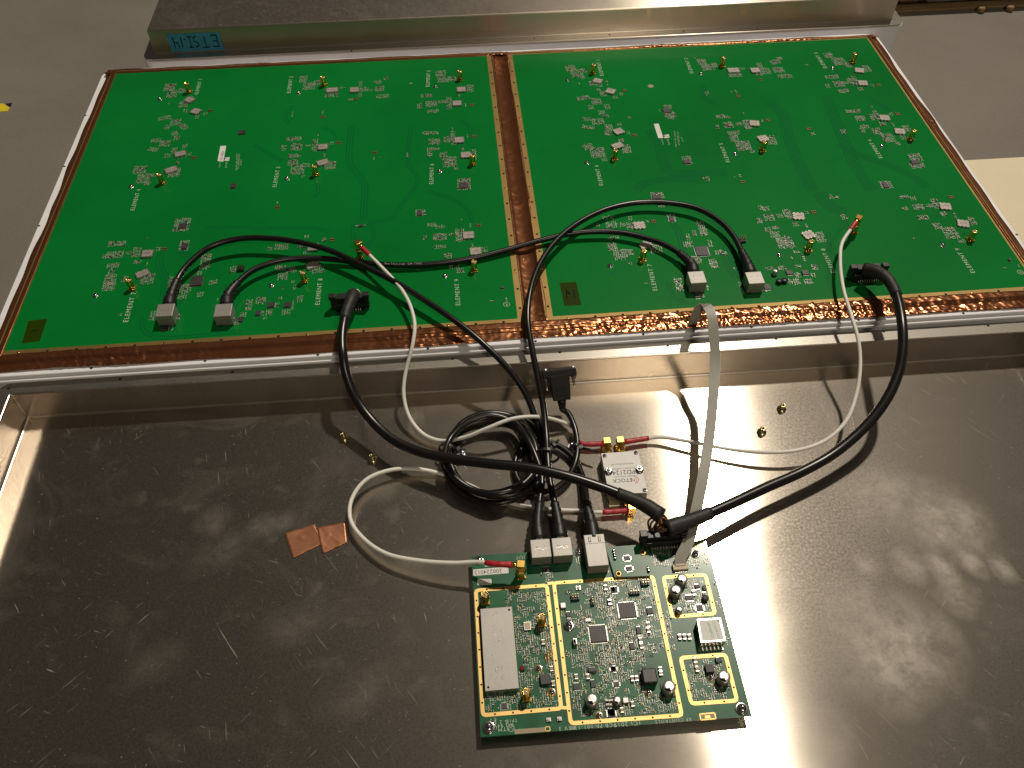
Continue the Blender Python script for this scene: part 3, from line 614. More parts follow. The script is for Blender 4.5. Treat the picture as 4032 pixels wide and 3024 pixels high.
element(BL, 9, [(6, 1868, 385), (6, 1930, 525)], (6, 1918, 690), (6, 1660, 738), (6, 1780, 1012, 6, 1766, 762),
        [(6, 1550, 300, 80, 34), (6, 1620, 318, 90, 26), (6, 1620, 405, 120, 60), (6, 1490, 412, 40, 36), (6, 1720, 385, 50, 20), (6, 1795, 390, 80, 110), (6, 1620, 490, 110, 34), (6, 1955, 305, 0, 0, 'p'), (6, 1885, 305, 24, 36), (6, 2010, 515, 60, 44), (6, 1690, 570, 70, 44), (6, 1745, 650, 90, 60), (6, 1800, 700, 70, 40), (6, 1805, 258, 24, 16), (6, 1425, 690, 36, 14), (6, 1905, 480, 24, 30), (6, 930, 305, 100, 16), (6, 1450, 195, 90, 56), (6, 2075, 965, 36, 18), (6, 2200, 950, 20, 40)], 19)
# right board
element(BR, 1, [(3, 782, 700, -.5, 1, .9), (3, 895, 790, -.5)], (3, 740, 632), (3, 520, 693), (3, 822, 667, 3, 782, 512),
        [(3, 545, 595, 90, 50), (3, 600, 640, 110, 70), (3, 660, 615, 55, 36), (3, 740, 725, 70, 40), (3, 800, 742, 50, 30), (3, 865, 725, 26, 36), (3, 790, 785, 36, 26), (3, 830, 818, 60, 40), (3, 935, 850, 44, 24), (3, 1015, 790, 0, 0, 'p'), (3, 985, 820, 36, 22), (3, 655, 855, 120, 32, .3), (3, 770, 885, 90, 50), (3, 725, 938, 50, 34), (3, 865, 930, 50, 44), (3, 815, 982, 60, 34), (3, 855, 1012, 50, 30), (3, 655, 680, 40, 20), (3, 620, 730, 26, 14)], 21)
element(BR, 4, [(3, 965, 1140, .4), (3, 955, 1265, .4, 1.15, .9)], (3, 928, 1378), (3, 688, 1412), (3, 816, 1624, 3, 772, 1432),
        [(3, 690, 1040, 66, 32), (3, 785, 1060, 110, 50), (3, 700, 1110, 110, 32, -.3), (3, 880, 1115, 70, 60), (3, 970, 1085, 44, 24), (3, 870, 1165, 56, 32), (3, 1050, 1155, 34, 26), (3, 1105, 1180, 0, 0, 'p'), (3, 700, 1280, 80, 50), (3, 780, 1330, 130, 90), (3, 840, 1392, 56, 24), (3, 1032, 1300, 80, 70), (3, 985, 1225, 44, 32), (3, 650, 1275, 18, 14), (3, 1055, 1025, 32, 16),
         (3, 1390, 930, 70, 30), (3, 1410, 1000, 100, 40), (3, 1420, 1028, 60, 26), (3, 1320, 965, 20, 16), (3, 1560, 1400, 80, 70)], 24)
element(BR, 2, [(3, 1965, 608, 0, 1.3, .95), (3, 2155, 608)], (3, 1865, 572), (3, 1680, 635), (3, 1606, 645, 3, 1548, 498),
        [(3, 1690, 540, 80, 50), (3, 1740, 590, 105, 50), (3, 1800, 568, 46, 40), (3, 1980, 655, 115, 32), (3, 2042, 600, 44, 16), (3, 2190, 570, 50, 40), (3, 2185, 645, 60, 30), (3, 1630, 505, 16, 14), (4, 30, 600, 80, 50), (4, 110, 525, 80, 34, .3), (4, 145, 495, 50, 26), (4, 140, 590, 90, 44), (4, 195, 645, 120, 30), (4, 378, 547, 28, 12), (3, 2200, 695, 0, 0, 'p'),
         (3, 1735, 815, 36, 36), (3, 2005, 838, 0, 0, 'p'), (3, 1985, 797, 18, 26), (3, 1945, 800, 14, 14), (3, 1740, 1560, 36, 44), (3, 2045, 1585, 0, 0, 'p'), (3, 2020, 1535, 24, 26), (3, 1700, 1555, 20, 12), (3, 1975, 1542, 14, 10)], 22)
element(BR, 3, [(4, 825, 590, -.3), (4, 853, 697, -.2)], (4, 765, 520), (4, 595, 570), (4, 542, 582, 4, 452, 438),
        [(4, 560, 470, 76, 40), (4, 650, 520, 105, 60), (4, 730, 552, 56, 34), (4, 885, 580, 60, 50), (4, 590, 650, 115, 28), (4, 650, 710, 95, 44), (4, 555, 725, 36, 34), (4, 770, 690, 90, 60), (4, 690, 770, 95, 28), (4, 930, 720, 26, 18), (4, 985, 718, 0, 0, 'p'), (4, 830, 752, 44, 26), (4, 770, 655, 36, 20), (4, 700, 700, 60, 22)], 23)
element(BR, 5, [(3, 2148, 1070, -.2), (4, 10, 1165, .2)], (4, 5, 1265), (3, 1980, 1335), (3, 1922, 1420, 3, 1852, 1240),
        [(3, 1850, 1015, 80, 30), (3, 1900, 1022, 80, 18), (3, 1920, 1090, 85, 50), (3, 1825, 1105, 36, 34), (3, 2010, 1080, 56, 22), (3, 2080, 1085, 60, 80), (3, 1965, 1160, 105, 32), (3, 1970, 1205, 76, 50), (3, 2050, 1270, 130, 80), (3, 2130, 1322, 44, 24), (4, 80, 1185, 80, 70), (4, 50, 1015, 0, 0, 'p'), (4, 5, 1020, 24, 20), (4, 395, 1090, 0, 0, 'p'), (4, 430, 1132, 40, 24), (4, 685, 1110, 46, 34), (3, 2053, 985, 20, 18)], 25)
element(BR, 6, [(4, 1037, 990, -.2), (4, 1165, 1105, -.25)], (4, 1255, 1172), (4, 1010, 1228), (4, 1012, 1342, 4, 902, 1170),
        [(4, 770, 940, 125, 28), (4, 830, 1000, 86, 44), (4, 955, 990, 90, 50), (4, 950, 948, 36, 26), (4, 1020, 1046, 66, 26), (4, 865, 1070, 70, 30), (4, 850, 1100, 40, 40), (4, 970, 1110, 76, 50), (4, 1065, 1165, 105, 70), (4, 1150, 1215, 44, 22), (4, 1220, 1085, 60, 50), (4, 1190, 1160, 50, 32), (4, 1145, 962, 0, 0, 'p'), (4, 1090, 965, 36, 24), (4, 930, 900, 24, 16), (4, 1105, 1055, 24, 26), (4, 1295, 1330, 110, 60), (4, 1310, 1400, 120, 40), (4, 1045, 1560, 100, 60)], 26)
element(BR, 7, [(7, 1145, 300), (7, 1200, 470, .3, 1.1, .9)], (7, 1172, 598), (7, 890, 650), (7, 1287, 884, 7, 1232, 632),
        [(7, 870, 240, 95, 32), (7, 900, 300, 95, 50), (7, 1000, 300, 56, 30), (7, 1065, 310, 66, 60), (7, 1065, 245, 44, 32), (7, 920, 412, 95, 30), (7, 910, 490, 84, 70), (7, 980, 560, 120, 90), (7, 1060, 540, 70, 50), (7, 1290, 510, 110, 70), (7, 1215, 270, 26, 26), (7, 1268, 270, 0, 0, 'p'), (7, 1065, 635, 44, 24), (7, 785, 300, 36, 26), (7, 1205, 810, 34, 14),
         (7, 1425, 240, 76, 70), (7, 1300, 45, 120, 50), (7, 1335, 135, 60, 26), (7, 1640, 605, 90, 60), (7, 1570, 470, 90, 50), (7, 1690, 330, 66, 130), (7, 1840, 540, 76, 40), (7, 1790, 640, 70, 80), (7, 1570, 405, 44, 50), (7, 1760, 465, 44, 60), (7, 1625, 370, 40, 50), (7, 1490, 820, 70, 110), (7, 1690, 912, 40, 40), (7, 1740, 850, 16, 60), (7, 1895, 550, 20, 34), (7, 1970, 680, 24, 24), (7, 2200, 150, 40, 36), (7, 2190, 265, 50, 40)], 27)
element(BR, 8, [(8, 310, 213, -.15), (8, 395, 370, .3)], (8, 392, 495), (8, 145, 538), (8, 612, 706, 8, 512, 482),
        [(8, 30, 155, 66, 34), (8, 60, 230, 86, 50), (8, 150, 215, 56, 30), (8, 215, 200, 66, 80), (8, 285, 287, 56, 32), (8, 375, 185, 34, 24), (8, 437, 183, 0, 0, 'p'), (8, 50, 332, 56, 34), (8, 110, 315, 56, 26), (8, 110, 375, 84, 50), (8, 195, 440, 140, 100), (8, 290, 520, 56, 24), (8, 490, 395, 80, 80), (8, 375, 300, 26, 34), (8, 250, 570, 26, 18), (8, 350, 570, 26, 56),
         (8, 60, 660, 66, 26), (8, 170, 655, 66, 34), (8, 305, 640, 56, 26), (8, 445, 650, 56, 44), (8, 300, 715, 50, 40), (8, 430, 715, 44, 36), (8, 290, 770, 56, 50), (8, 390, 770, 76, 40), (8, 240, 770, 40, 40), (8, 610, 60, 86, 18), (8, 580, 40, 30, 10), (8, 690, 225, 50, 40), (8, 30, 850, 50, 16)], 28)
element(BR, 9, [(8, 1550, 130, -.2), (8, 1700, 275, -.3)], (8, 1757, 412), (8, 1528, 455), (8, 1793, 706, 8, 1640, 478),
        [(8, 1200, 55, 80, 26), (8, 1275, 70, 56, 26), (8, 1320, 140, 95, 44), (8, 1205, 155, 46, 26), (8, 1420, 130, 70, 30), (8, 1470, 110, 60, 80), (8, 1530, 200, 56, 32), (8, 1360, 230, 95, 36), (8, 1480, 300, 76, 50), (8, 1590, 360, 120, 90), (8, 1690, 430, 76, 24), (8, 1775, 260, 60, 60), (8, 1595, 55, 0, 0, 'p'), (8, 1630, 215, 24, 40), (8, 1280, 407, 26, 16), (8, 2050, 655, 36, 14), (8, 2165, 640, 24, 20), (8, 2180, 690, 30, 26)], 29)

# larger chips, jacks, headers on the big boards
for (b, zid, x, y, w, h, both) in ((BL, 1, 2105, 1150, 58, 30, 0), (BL, 1, 2030, 1615, 38, 38, 1), (BL, 2, 1828, 1612, 76, 44, 0), (BL, 5, 1590, 305, 66, 38, 0), (BL, 5, 1605, 482, 46, 46, 1), (BL, 5, 1710, 785, 100, 80, 1), (BL, 5, 1430, 1195, 46, 44, 0), (BL, 5, 2090, 1120, 50, 40, 0),
                                   (BL, 6, 145, 992, 56, 40, 0), (BL, 6, 290, 992, 56, 40, 0), (BL, 6, 1443, 193, 40, 40, 1), (BL, 6, 930, 305, 30, 16, 0), (BL, 6, 35, 1065, 46, 34, 0), (BL, 6, 2165, 842, 24, 22, 0),
                                   (BR, 3, 1385, 962, 62, 34, 0), (BR, 3, 1560, 1405, 60, 32, 0), (BR, 4, 1293, 1365, 62, 30, 0), (BR, 4, 1045, 1560, 42, 40, 1), (BR, 7, 1427, 245, 38, 38, 1), (BR, 7, 1300, 55, 76, 30, 0), (BR, 7, 1690, 525, 106, 74, 1), (BR, 7, 1650, 912, 42, 38, 0),
                                   (BR, 8, 232, 690, 50, 34, 0), (BR, 8, 365, 690, 50, 34, 0), (BR, 8, 45, 810, 52, 40, 0), (BR, 8, 2095, 582, 22, 18, 0)):
    chip(b, zid, x, y, w, h, 0, 1.3, True, bool(both), 0.9 if w < 90 else 0.8)
JL = []
for (b, zid, x, y) in ((BL, 5, 1436, 1040), (BL, 5, 1942, 1040), (BR, 7, 1648, 754), (BR, 7, 2152, 758)):
    p = W(zid, x, y, 13.5); p.z = 0; jack(b, p); JL.append(p)
def header(parent, p, nx, ny, h=6.0):
    mb = MB(); mb.box((p.x, p.y, p.z), (nx * 2.0 + .6, ny * 2.0 + .6, 2.4), 'black')
    o = mb.build('pin_header', parent, org=p)
    mb = MB()
    for i in range(nx):
        for j in range(ny): mb.box((p.x + (i - (nx - 1) / 2) * 2, p.y + (j - (ny - 1) / 2) * 2, p.z + 2.3), (0.55, 0.55, h - 2.3), 'brass')
    mb.build('pins', o, org=p)
for (b, zid, x, y) in ((BL, 5, 2100, 690), (BR, 7, 2040, 440)):
    p = W(zid, x, y, 0); header(b, p, 3, 3)
for (x, y) in ((145, 768), (190, 762)):
    p = W(8, x, y, 2); p.z = 0; mb = MB(); mb.lathe([(2.6, 0.05), (3.0, 0.4), (3.0, 3.4), (2.4, 3.9)], p, 'black', 12); mb.build('coil', BR, org=p)
def electrolytic(parent, p, r, h, rz=0.3):
    mb = MB(); mb.box((p.x, p.y, p.z), (r * 2.1, r * 2.1, 1.0), 'black'); o = mb.build('electrolytic_capacitor', parent, org=p, bevel=0.2)
    mb = MB(); mb.lathe([(r * 0.97, 0.9), (r, 1.2), (r, 1.9), (r * 0.93, 2.2), (r, 2.6), (r, h - 0.5), (r * 0.92, h), (r * 0.5, h + 0.01)], p, 'cap', 20); mb.build('sleeve', o, org=p)
    mb = MB(); n = 9
    mb.prism([(p.x + r * 0.9 * math.cos(rz + math.pi * (k / n) + math.pi), p.y + r * 0.9 * math.sin(rz + math.pi * k / n + math.pi)) for k in range(n + 1) if True][:n // 2 + 1] + [(p.x, p.y - r * .25)], p.z + h, p.z + h + 0.12, 'ink'); mb.build('polarity_mark', o, org=p)
    text('220', r * 0.75, (p.x + r * .1, p.y + r * .3, p.z + h + 0.1), math.pi + 0.2, o, 'greyink'); return o
p = W(8, 103, 710, 0); electrolytic(BR, p, 2.6, 5.5)

# stickers, tape, legends, logo marks
def flat_quad(name, parent, zid, pts, z, t, m, org=None):
    P = [W(zid, x, y, z) for x, y in pts]; c = sum(P, Vector()) / len(P); c.z = z
    mb = MB(); mb.prism([(q.x, q.y) for q in reversed(P)], z, z + t, m); return mb.build(name, parent, org=c), c, P
s, c, P = flat_quad('label_sticker', BL, 1, [(1920, 1272), (1970, 1270), (1945, 1408), (1895, 1402)], 0.03, .12, 'sticker')
text('DG 00090', 4.2, c + Vector((1, -4, .2)), math.pi / 2, s, 'greyink')
s, c, P = flat_quad('label_sticker', BL, 1, [(1960, 1373), (2000, 1370), (1995, 1400), (1952, 1400)], 0.03, .12, 'sticker'); text('7', 8, c + Vector((0, 0, .2)), math.pi / 2, s, 'ink')
s, c, P = flat_quad('label_sticker', BR, 3, [(1270, 1080), (1312, 1077), (1353, 1200), (1310, 1204)], 0.03, .12, 'sticker'); text('--- -', 4.2, c + Vector((1, -2, .2)), math.pi / 2, s, 'greyink')
s, c, P = flat_quad('label_sticker', BR, 3, [(1355, 1178), (1400, 1170), (1407, 1198), (1362, 1203)], 0.03, .12, 'sticker'); text('7', 8, c + Vector((0, 0, .2)), math.pi / 2, s, 'ink')
for (b, zid, q) in ((BL, 1, ((2058, 1410, 2052, 170), (2075, 1405, 2078, 130), (2095, 1415, 2098, 60), (1912, 1432, 1908, 50), (1968, 1432, 1966, 60))), (BR, 3, ((1460, 1210, 1450, 160), (1487, 1205, 1480, 120), (1520, 1215, 1516, 50), (1348, 1232, 1340, 50), (1400, 1232, 1392, 56)))):
    for (x, y, x2, ln), s in zip(q, ('PCB PN 11001-120-REV A', 'RF CONTROLS LLC', '(C) 2019', 'CCA SN', 'BOM REV')):
        label_txt(b, s, zid, x - (0 if zid == 1 else -6), y + ln / 2, zid, x + (8 if zid == 1 else -10), y - ln / 2)
k, c, P = flat_quad('amber_tape_patch', BL, 5, [(250, 1135), (412, 1118), (345, 1312), (190, 1330)], 0.03, .12, 'kapton')
mb = MB(); strokes(mb, [[(-3, -2), (-1, 1), (1, -1), (3, 1.5)]], lambda x, y: (c.x + x, c.y + y, .2), 0.7, 'ink'); mb.build('pen_mark', k, org=c)
k, c, P = flat_quad('amber_tape_patch', BR, 7, [(450, 805), (595, 797), (640, 998), (492, 1005)], 0.03, .12, 'kapton')
mb = MB(); strokes(mb, [[(4.2, 5), (3.2, -6)], [(-3.2, 5.5), (-4.4, -6.5)], [(-3.3, 4.8), (-.2, 0.0), (-3.6, .8)]], lambda x, y: (c.x + x, c.y + y, .2), 1.0, 'ink'); mb.build('pen_mark', k, org=c)
p = W(3, 1243, 750, .05); mb = MB(); mb.lathe([(4, 0.02), (3.6, .1), (1, .14)], p, 'bare', 9); mb.build('glue_spot', BR, org=p)
text('OUTPUT', 4.0, W(7, 2035, 850, .06), math.pi / 2, BR)
for (b, zid, x, y) in ((BL, 6, 2200, 992), (BR, 8, 2180, 690)):
    p = W(zid, x, y, .06); o = text('R', 4.2, p, math.pi, b)
    mb = MB(); mb.tube([p + Vector((3 * math.cos(a * math.pi / 8), 3 * math.sin(a * math.pi / 8), 0)) for a in range(17)], 0.22, 'silk', 5); mb.build('logo_ring', b, org=p)
# buried traces showing through the mask as faint bands
def traces(parent, zid_pts, n, pitch, wd, m='trace', z=0.015):
    mb = MB()
    for li, L in enumerate(zid_pts):
        base = smooth_path([W(q[0], q[1], q[2], z + li * 0.004) for q in L[1:]], 8.0); k0 = L[0]
        for k in range(k0):
            pts = []
            for i, p in enumerate(base):
                t = (base[min(i + 1, len(base) - 1)] - base[max(i - 1, 0)]).normalized(); pts.append(p + Vector((-t.y, t.x, 0)) * (k - (k0 - 1) / 2) * pitch)
            vs = []
            for i, p in enumerate(pts):
                t = (pts[min(i + 1, len(pts) - 1)] - pts[max(i - 1, 0)]).normalized(); q = Vector((-t.y, t.x, 0)) * wd / 2; vs += [p + q, p - q]
            mb.add(vs, [(2 * i, 2 * i + 1, 2 * i + 3, 2 * i + 2) for i in range(len(pts) - 1)], m)
    mb.build('buried_traces', parent, kind='stuff')
traces(BL, [(3, (2, 850, 1090), (2, 835, 1420), (2, 900, 1510), (2, 960, 1600), (6, 960, 100), (6, 950, 260)), (2, (2, 1360, 1100), (2, 1350, 1450), (2, 1430, 1560), (6, 1300, 100), (6, 1180, 250), (6, 1000, 280)),
            (2, (2, 340, 920), (2, 280, 1010), (2, 300, 1080)), (2, (2, 600, 1110), (2, 690, 1150), (2, 700, 1220)), (2, (6, 0, 330), (6, 540, 330), (6, 650, 360)), (2, (6, 520, 60), (6, 560, 20), (2, 550, 1590)), (2, (6, 860, 300), (6, 870, 420), (6, 1000, 480), (6, 1030, 320), (6, 860, 300)),
            (3, (5, 1400, 540), (5, 1390, 660), (5, 1440, 760), (5, 1420, 960)), (2, (5, 1240, 1100), (5, 1240, 1200), (5, 1340, 1275), (5, 2100, 1230)), (2, (5, 1780, 320), (5, 2212, 320)), (3, (5, 1560, 520), (5, 1660, 600), (5, 1650, 720)), (2, (2, 0, 1265), (2, 120, 1330), (2, 250, 1400)), (2, (6, 1500, 0), (6, 1780, 100), (6, 1880, 200), (6, 1900, 280)), (2, (2, 1800, 1050), (2, 1880, 1100), (2, 1885, 1180))], 3, 3.2, 1.1)
traces(BR, [(5, (4, 60, 860), (4, 170, 960), (4, 230, 1180), (4, 330, 1420), (4, 430, 1608)), (5, (4, 530, 800), (4, 620, 1000), (4, 700, 1200), (4, 800, 1420), (4, 930, 1608)), (4, (4, 640, 1220), (4, 800, 1300), (4, 1000, 1370), (4, 1200, 1450), (4, 1400, 1580)), (3, (4, 920, 840), (4, 1020, 890), (4, 1090, 940)),
            (5, (3, 1230, 1130), (3, 1320, 1250), (3, 1360, 1420), (3, 1420, 1500), (3, 1900, 1500)), (4, (3, 1120, 1659), (3, 1200, 1590), (3, 1500, 1560), (3, 1680, 1570)), (3, (3, 1700, 740), (3, 1720, 860), (3, 1800, 900)), (6, (8, 480, 20), (8, 600, 150), (8, 720, 180)), (3, (7, 1400, 200), (7, 1500, 400), (7, 1530, 520)), (4, (7, 1800, 250), (7, 1950, 420), (7, 1900, 560), (7, 1990, 760)), (2, (7, 1400, 800), (7, 1440, 920), (7, 1560, 980)), (2, (8, 560, 350), (8, 580, 500), (8, 700, 640))], 3, 3.0, 1.3)

# ================================================================== POWER SOCKETS ON THE BIG BOARDS
def power_socket(parent, c, w=31.0, pins=9, ang=0.0):
    R = Matrix.Rotation(ang, 3, 'Z')
    def L(x, y, z): return c + R @ Vector((x, y, z))
    mb = MB(); mb.box(c, (w, 10.5, 9.5), 'black', ang); mb.box(L(0, 0, 9.4), (w - 3, 4.0, 1.2), 'black', ang); mb.box(L(0, 4, 9.4), (w * .5, 2.0, 1.6), 'black', ang)
    o = mb.build('power_socket', parent, org=c, bevel=0.4)
    for s in (-1, 1):
        mb = MB(); mb.box(L(s * (w / 2 + 1.8), 0.5, 1.5), (4.6, 8.0, 12.5), 'black', ang); mb.box(L(s * (w / 2 + 2.0), 0.5, 13.9), (6.4, 6.0, 3.6), 'black', ang); mb.box(L(s * (w / 2 + 1.0), -3.6, 3.0), (5.0, 2.4, 6.0), 'black', ang)
        mb.build('ejector_latch', o, org=c, bevel=0.5)
    mb = MB()
    for k in range(pins):
        for r in range(2):
            x = (k - (pins - 1) / 2) * 2.3 + r * 0.7
            mb.tube([L(x, -5.0, 3.0 + r * 2.6), L(x, -6.4 - r * 1.3, 2.6 + r * 2.4), L(x, -7.2 - r * 1.6, 0.0)], 0.36, 'silver', 6)
    mb.build('pin_row', o, org=c); return o
cl = W('v', 757, 655, 6); cl.z = 0
power_socket(BL, cl, 28)
cr_ = W('v', 1872, 592, 6); cr_.z = 0
power_socket(BR, cr_, 28)

# ================================================================== CONTROL BOARD
ZB = -38.0
CBX0, CBX1, CBY0, CBY1 = 422.2, 617.2, -850.6, -708.2
CB = thing('control_board', ((CBX0 + CBX1) / 2, (CBY0 + CBY1) / 2, -48), 'small crowded green control board screwed to the foreground tray', 'circuit board')
mb = MB(); P = [W('c3', 135, 255, ZB), at(2779, 2128, ZB), W('c6', 2140, 1172, ZB), W('c5', 265, 1483, ZB)]
mb.prism([(q.x, q.y) for q in reversed(P)], ZB - 1.8, ZB, 'dgreen'); mb.build('substrate', CB)
KO = []
def ko(c, a, b): KO.append((c.x - a / 2 - .6, c.x + a / 2 + .6, c.y - b / 2 - .6, c.y + b / 2 + .6))
def strip(pts, name='gold_ground_strip', wd=2.9, z=ZB, closed=True, holes=True):
    P = [Vector(p) for p in pts]; n = len(P); mb = MB(); hb = []
    rng = n if closed else n - 1; left = []; right = []
    for i in range(n):
        a = P[i - 1] if (closed or i) else None; b = P[(i + 1) % n] if (closed or i < n - 1) else None; p = P[i]
        d1 = (p - a).normalized() if a else (b - p).normalized(); d2 = (b - p).normalized() if b else d1
        nrm = Vector((-(d1 + d2).y, (d1 + d2).x, 0)).normalized(); c = max(0.35, nrm.dot(Vector((-d1.y, d1.x, 0))))
        left.append(p + nrm * wd / 2 / c); right.append(p - nrm * wd / 2 / c)
    for i in range(rng):
        j = (i + 1) % n; q = [left[i], left[j], right[j], right[i]]
        vs = [(v.x, v.y, z + 0.02) for v in q] + [(v.x, v.y, z + 0.30) for v in q]
        mb.add(vs, [(4, 5, 6, 7), (0, 1, 5, 4), (2, 3, 7, 6)], 'gold')
        ln = (P[j] - P[i]).length; k = int(ln / 12.3)
        for t in range(k):
            h = P[i].lerp(P[j], (t + 0.5) / k); hb.append(h)
    o = mb.build(name, CB)
    if holes:
        mb = MB()
        for h in hb: mb.lathe([(0.75, z + 0.05), (0.75, z + 0.36), (0.5, z + 0.38)], (h.x, h.y, 0), 'hole', 8)
        mb.build('strip_holes', o, kind='stuff')
    for i in range(rng):
        a, b = P[i], P[(i + 1) % n]; KO.append((min(a.x, b.x) - 2, max(a.x, b.x) + 2, min(a.y, b.y) - 2, max(a.y, b.y) + 2))
def cz(q, z=ZB): return W(q[0], q[1], q[2], z)
def rounded(pts, r=2.2):
    P = [Vector(p) for p in pts]; out = []
    for i in range(len(P)):
        a, p, b = P[i - 1], P[i], P[(i + 1) % len(P)]; u = (a - p).normalized(); v = (b - p).normalized(); out += [p + u * r, p + (u + v) * r * 0.29, p + v * r]
    return out
strip(rounded([cz(('c3', 198, 755)), cz(('c3', 1228, 682)), cz(('c5', 1438, 1068)), cz(('c5', 300, 1168))]))
strip(rounded([cz(('c3', 1330, 648)), cz(('c4', 700, 555)), cz(('c6', 1122, 1168)), cz(('c5', 1575, 1285))]))
strip(rounded([cz(('c4', 855, 567)), cz(('c4', 1465, 530)), cz(('c4', 1605, 1092)), cz(('c4', 985, 1140))]))
strip(rounded([cz(('c6', 1105, 335)), cz(('c6', 1755, 287)), cz(('c6', 1925, 955)), cz(('c6', 1262, 1000))]))
for q in ([('c3', 1240, 660), ('c3', 1330, 645)], [('c5', 1450, 1058), ('c5', 1560, 1062)]):
    strip([cz(q[0]) + Vector((0, 0, .01)), cz(q[1])], 'gold_bridge', 2.4, ZB + 0.02, False, False)
def blk(name, zid, x, y, w, h, t, m, z=ZB, rot=0.0, bevel=0.25, parent=CB):
    c, a, b = WR(zid, x, y, w, h, z + t); c.z = z; ko(c, a, b)
    mb = MB(); mb.box((c.x, c.y, z + 0.03), (a, b, t), m, rot); return mb.build(name, parent, org=c, bevel=bevel), c, a, b
# shield can over the radio
P = [W(*q, ZB + 6) for q in (('c3', 265, 1025), ('c3', 720, 990), ('c5', 822, 770), ('c5', 335, 815))]; c = sum(P, Vector()) / 4; c.z = ZB
mb = MB(); mb.prism([(q.x, q.y) for q in reversed(P)], ZB + 1.2, ZB + 6, 'shield'); sh = mb.build('shield_can', CB, org=c, bevel=0.5)
KO.append((min(q.x for q in P) - 1, max(q.x for q in P) + 1, min(q.y for q in P) - 1, max(q.y for q in P) + 1))
P2 = [q.lerp(c, 0.004) for q in P]; mb = MB(); mb.prism([(q.x, q.y) for q in reversed(P2)], ZB + 0.02, ZB + 1.18, 'gold'); mb.build('solder_frame', sh, org=c)
for q in (('c3', 680, 1035), ('c5', 378, 760)):
    mb = MB(); p = W(*q, ZB + 6); mb.lathe([(0.9, -0.3), (0.9, 0.06), (0.6, 0.08)], p, 'hole', 10); mb.build('vent_hole', sh, org=c)
mb = MB(); rnd = random.Random(5)
for k in range(26):
    p = P[0].lerp(P[1], rnd.uniform(.1, .6)).lerp(P[3].lerp(P[2], rnd.uniform(.2, .7)), rnd.uniform(.05, .95)); p.z = ZB + 6.03; a = rnd.uniform(0.6, 1.6); ln = rnd.uniform(.6, 3.5)
    mb.tube([p, p + Vector((math.cos(a) * ln, math.sin(a) * ln, 0))], 0.09, 'silver', 4)
mb.build('scratches', sh, org=c, kind='stuff')
# network jacks at the back edge
for q in ((('c3', 1140, 142)), (('c3', 1450, 118))):
    p = W(*q, ZB + 13.5); p.z = ZB; jack(CB, p); ko(p, 17, 17); JL.append(p)
P = [W(*q, ZB + 13.5) for q in (('b', 268, 1400), ('b', 490, 1382), ('c3', 2115, 395), ('c3', 1850, 408))]; c = sum(P, Vector()) / 4; c.z = ZB
a = (P[1] - P[0]).length; b = (P[3] - P[0]).length; JC = c.copy()
mb = MB(); mb.box((c.x, c.y, ZB + .6), (a, b, 12.9), 'shield'); jc = mb.build('magnetic_jack', CB, org=c, bevel=0.5); ko(c, a, b)
mb = MB(); mb.box((c.x, c.y, ZB + .02), (a - .4, b - .4, .58), 'black'); mb.build('jack_base', jc, org=c)
for s in (-1, 1):
    mb = MB(); mb.box((c.x + s * 4.0, c.y + b / 2 - 4.4, ZB + 13.45), (2.0, 5.0, .14), 'hole'); mb.box((c.x + s * 4.0, c.y + b / 2 - 4.4, ZB + 13.5), (1.1, 4.2, .5), 'shield'); mb.build('spring_slot', jc, org=c)
    mb = MB(); mb.tube([Vector((c.x + s * a / 2, c.y + b / 2 - 1, ZB + 10)), Vector((c.x + s * (a / 2 + 1.6), c.y + b / 2 - 1.6, ZB + 8)), Vector((c.x + s * (a / 2 + 1.2), c.y + b / 2 - 2.6, ZB + 4))], 0.35, 'brass', 6); mb.build('ground_spring', jc, org=c)
mb = MB(); mb.box((c.x, c.y + b / 2 - 8.2, ZB + 13.47), (a - .3, 0.3, .1), 'greyink'); mb.build('seam', jc, org=c)
# coaxial jacks
for q in (('c3', 340, 962), ('c3', 1160, 1285), ('c5', 935, 968)):
    p = W(*q, ZB); p.y += 3.0; p.z = ZB; sma(CB, p); ko(p, 7, 7)
SJ = W('c3', 855, 590, ZB); SJ.y += 3.0; SJ.z = ZB; sma(CB, SJ, 0.2); ko(SJ, 8, 8)
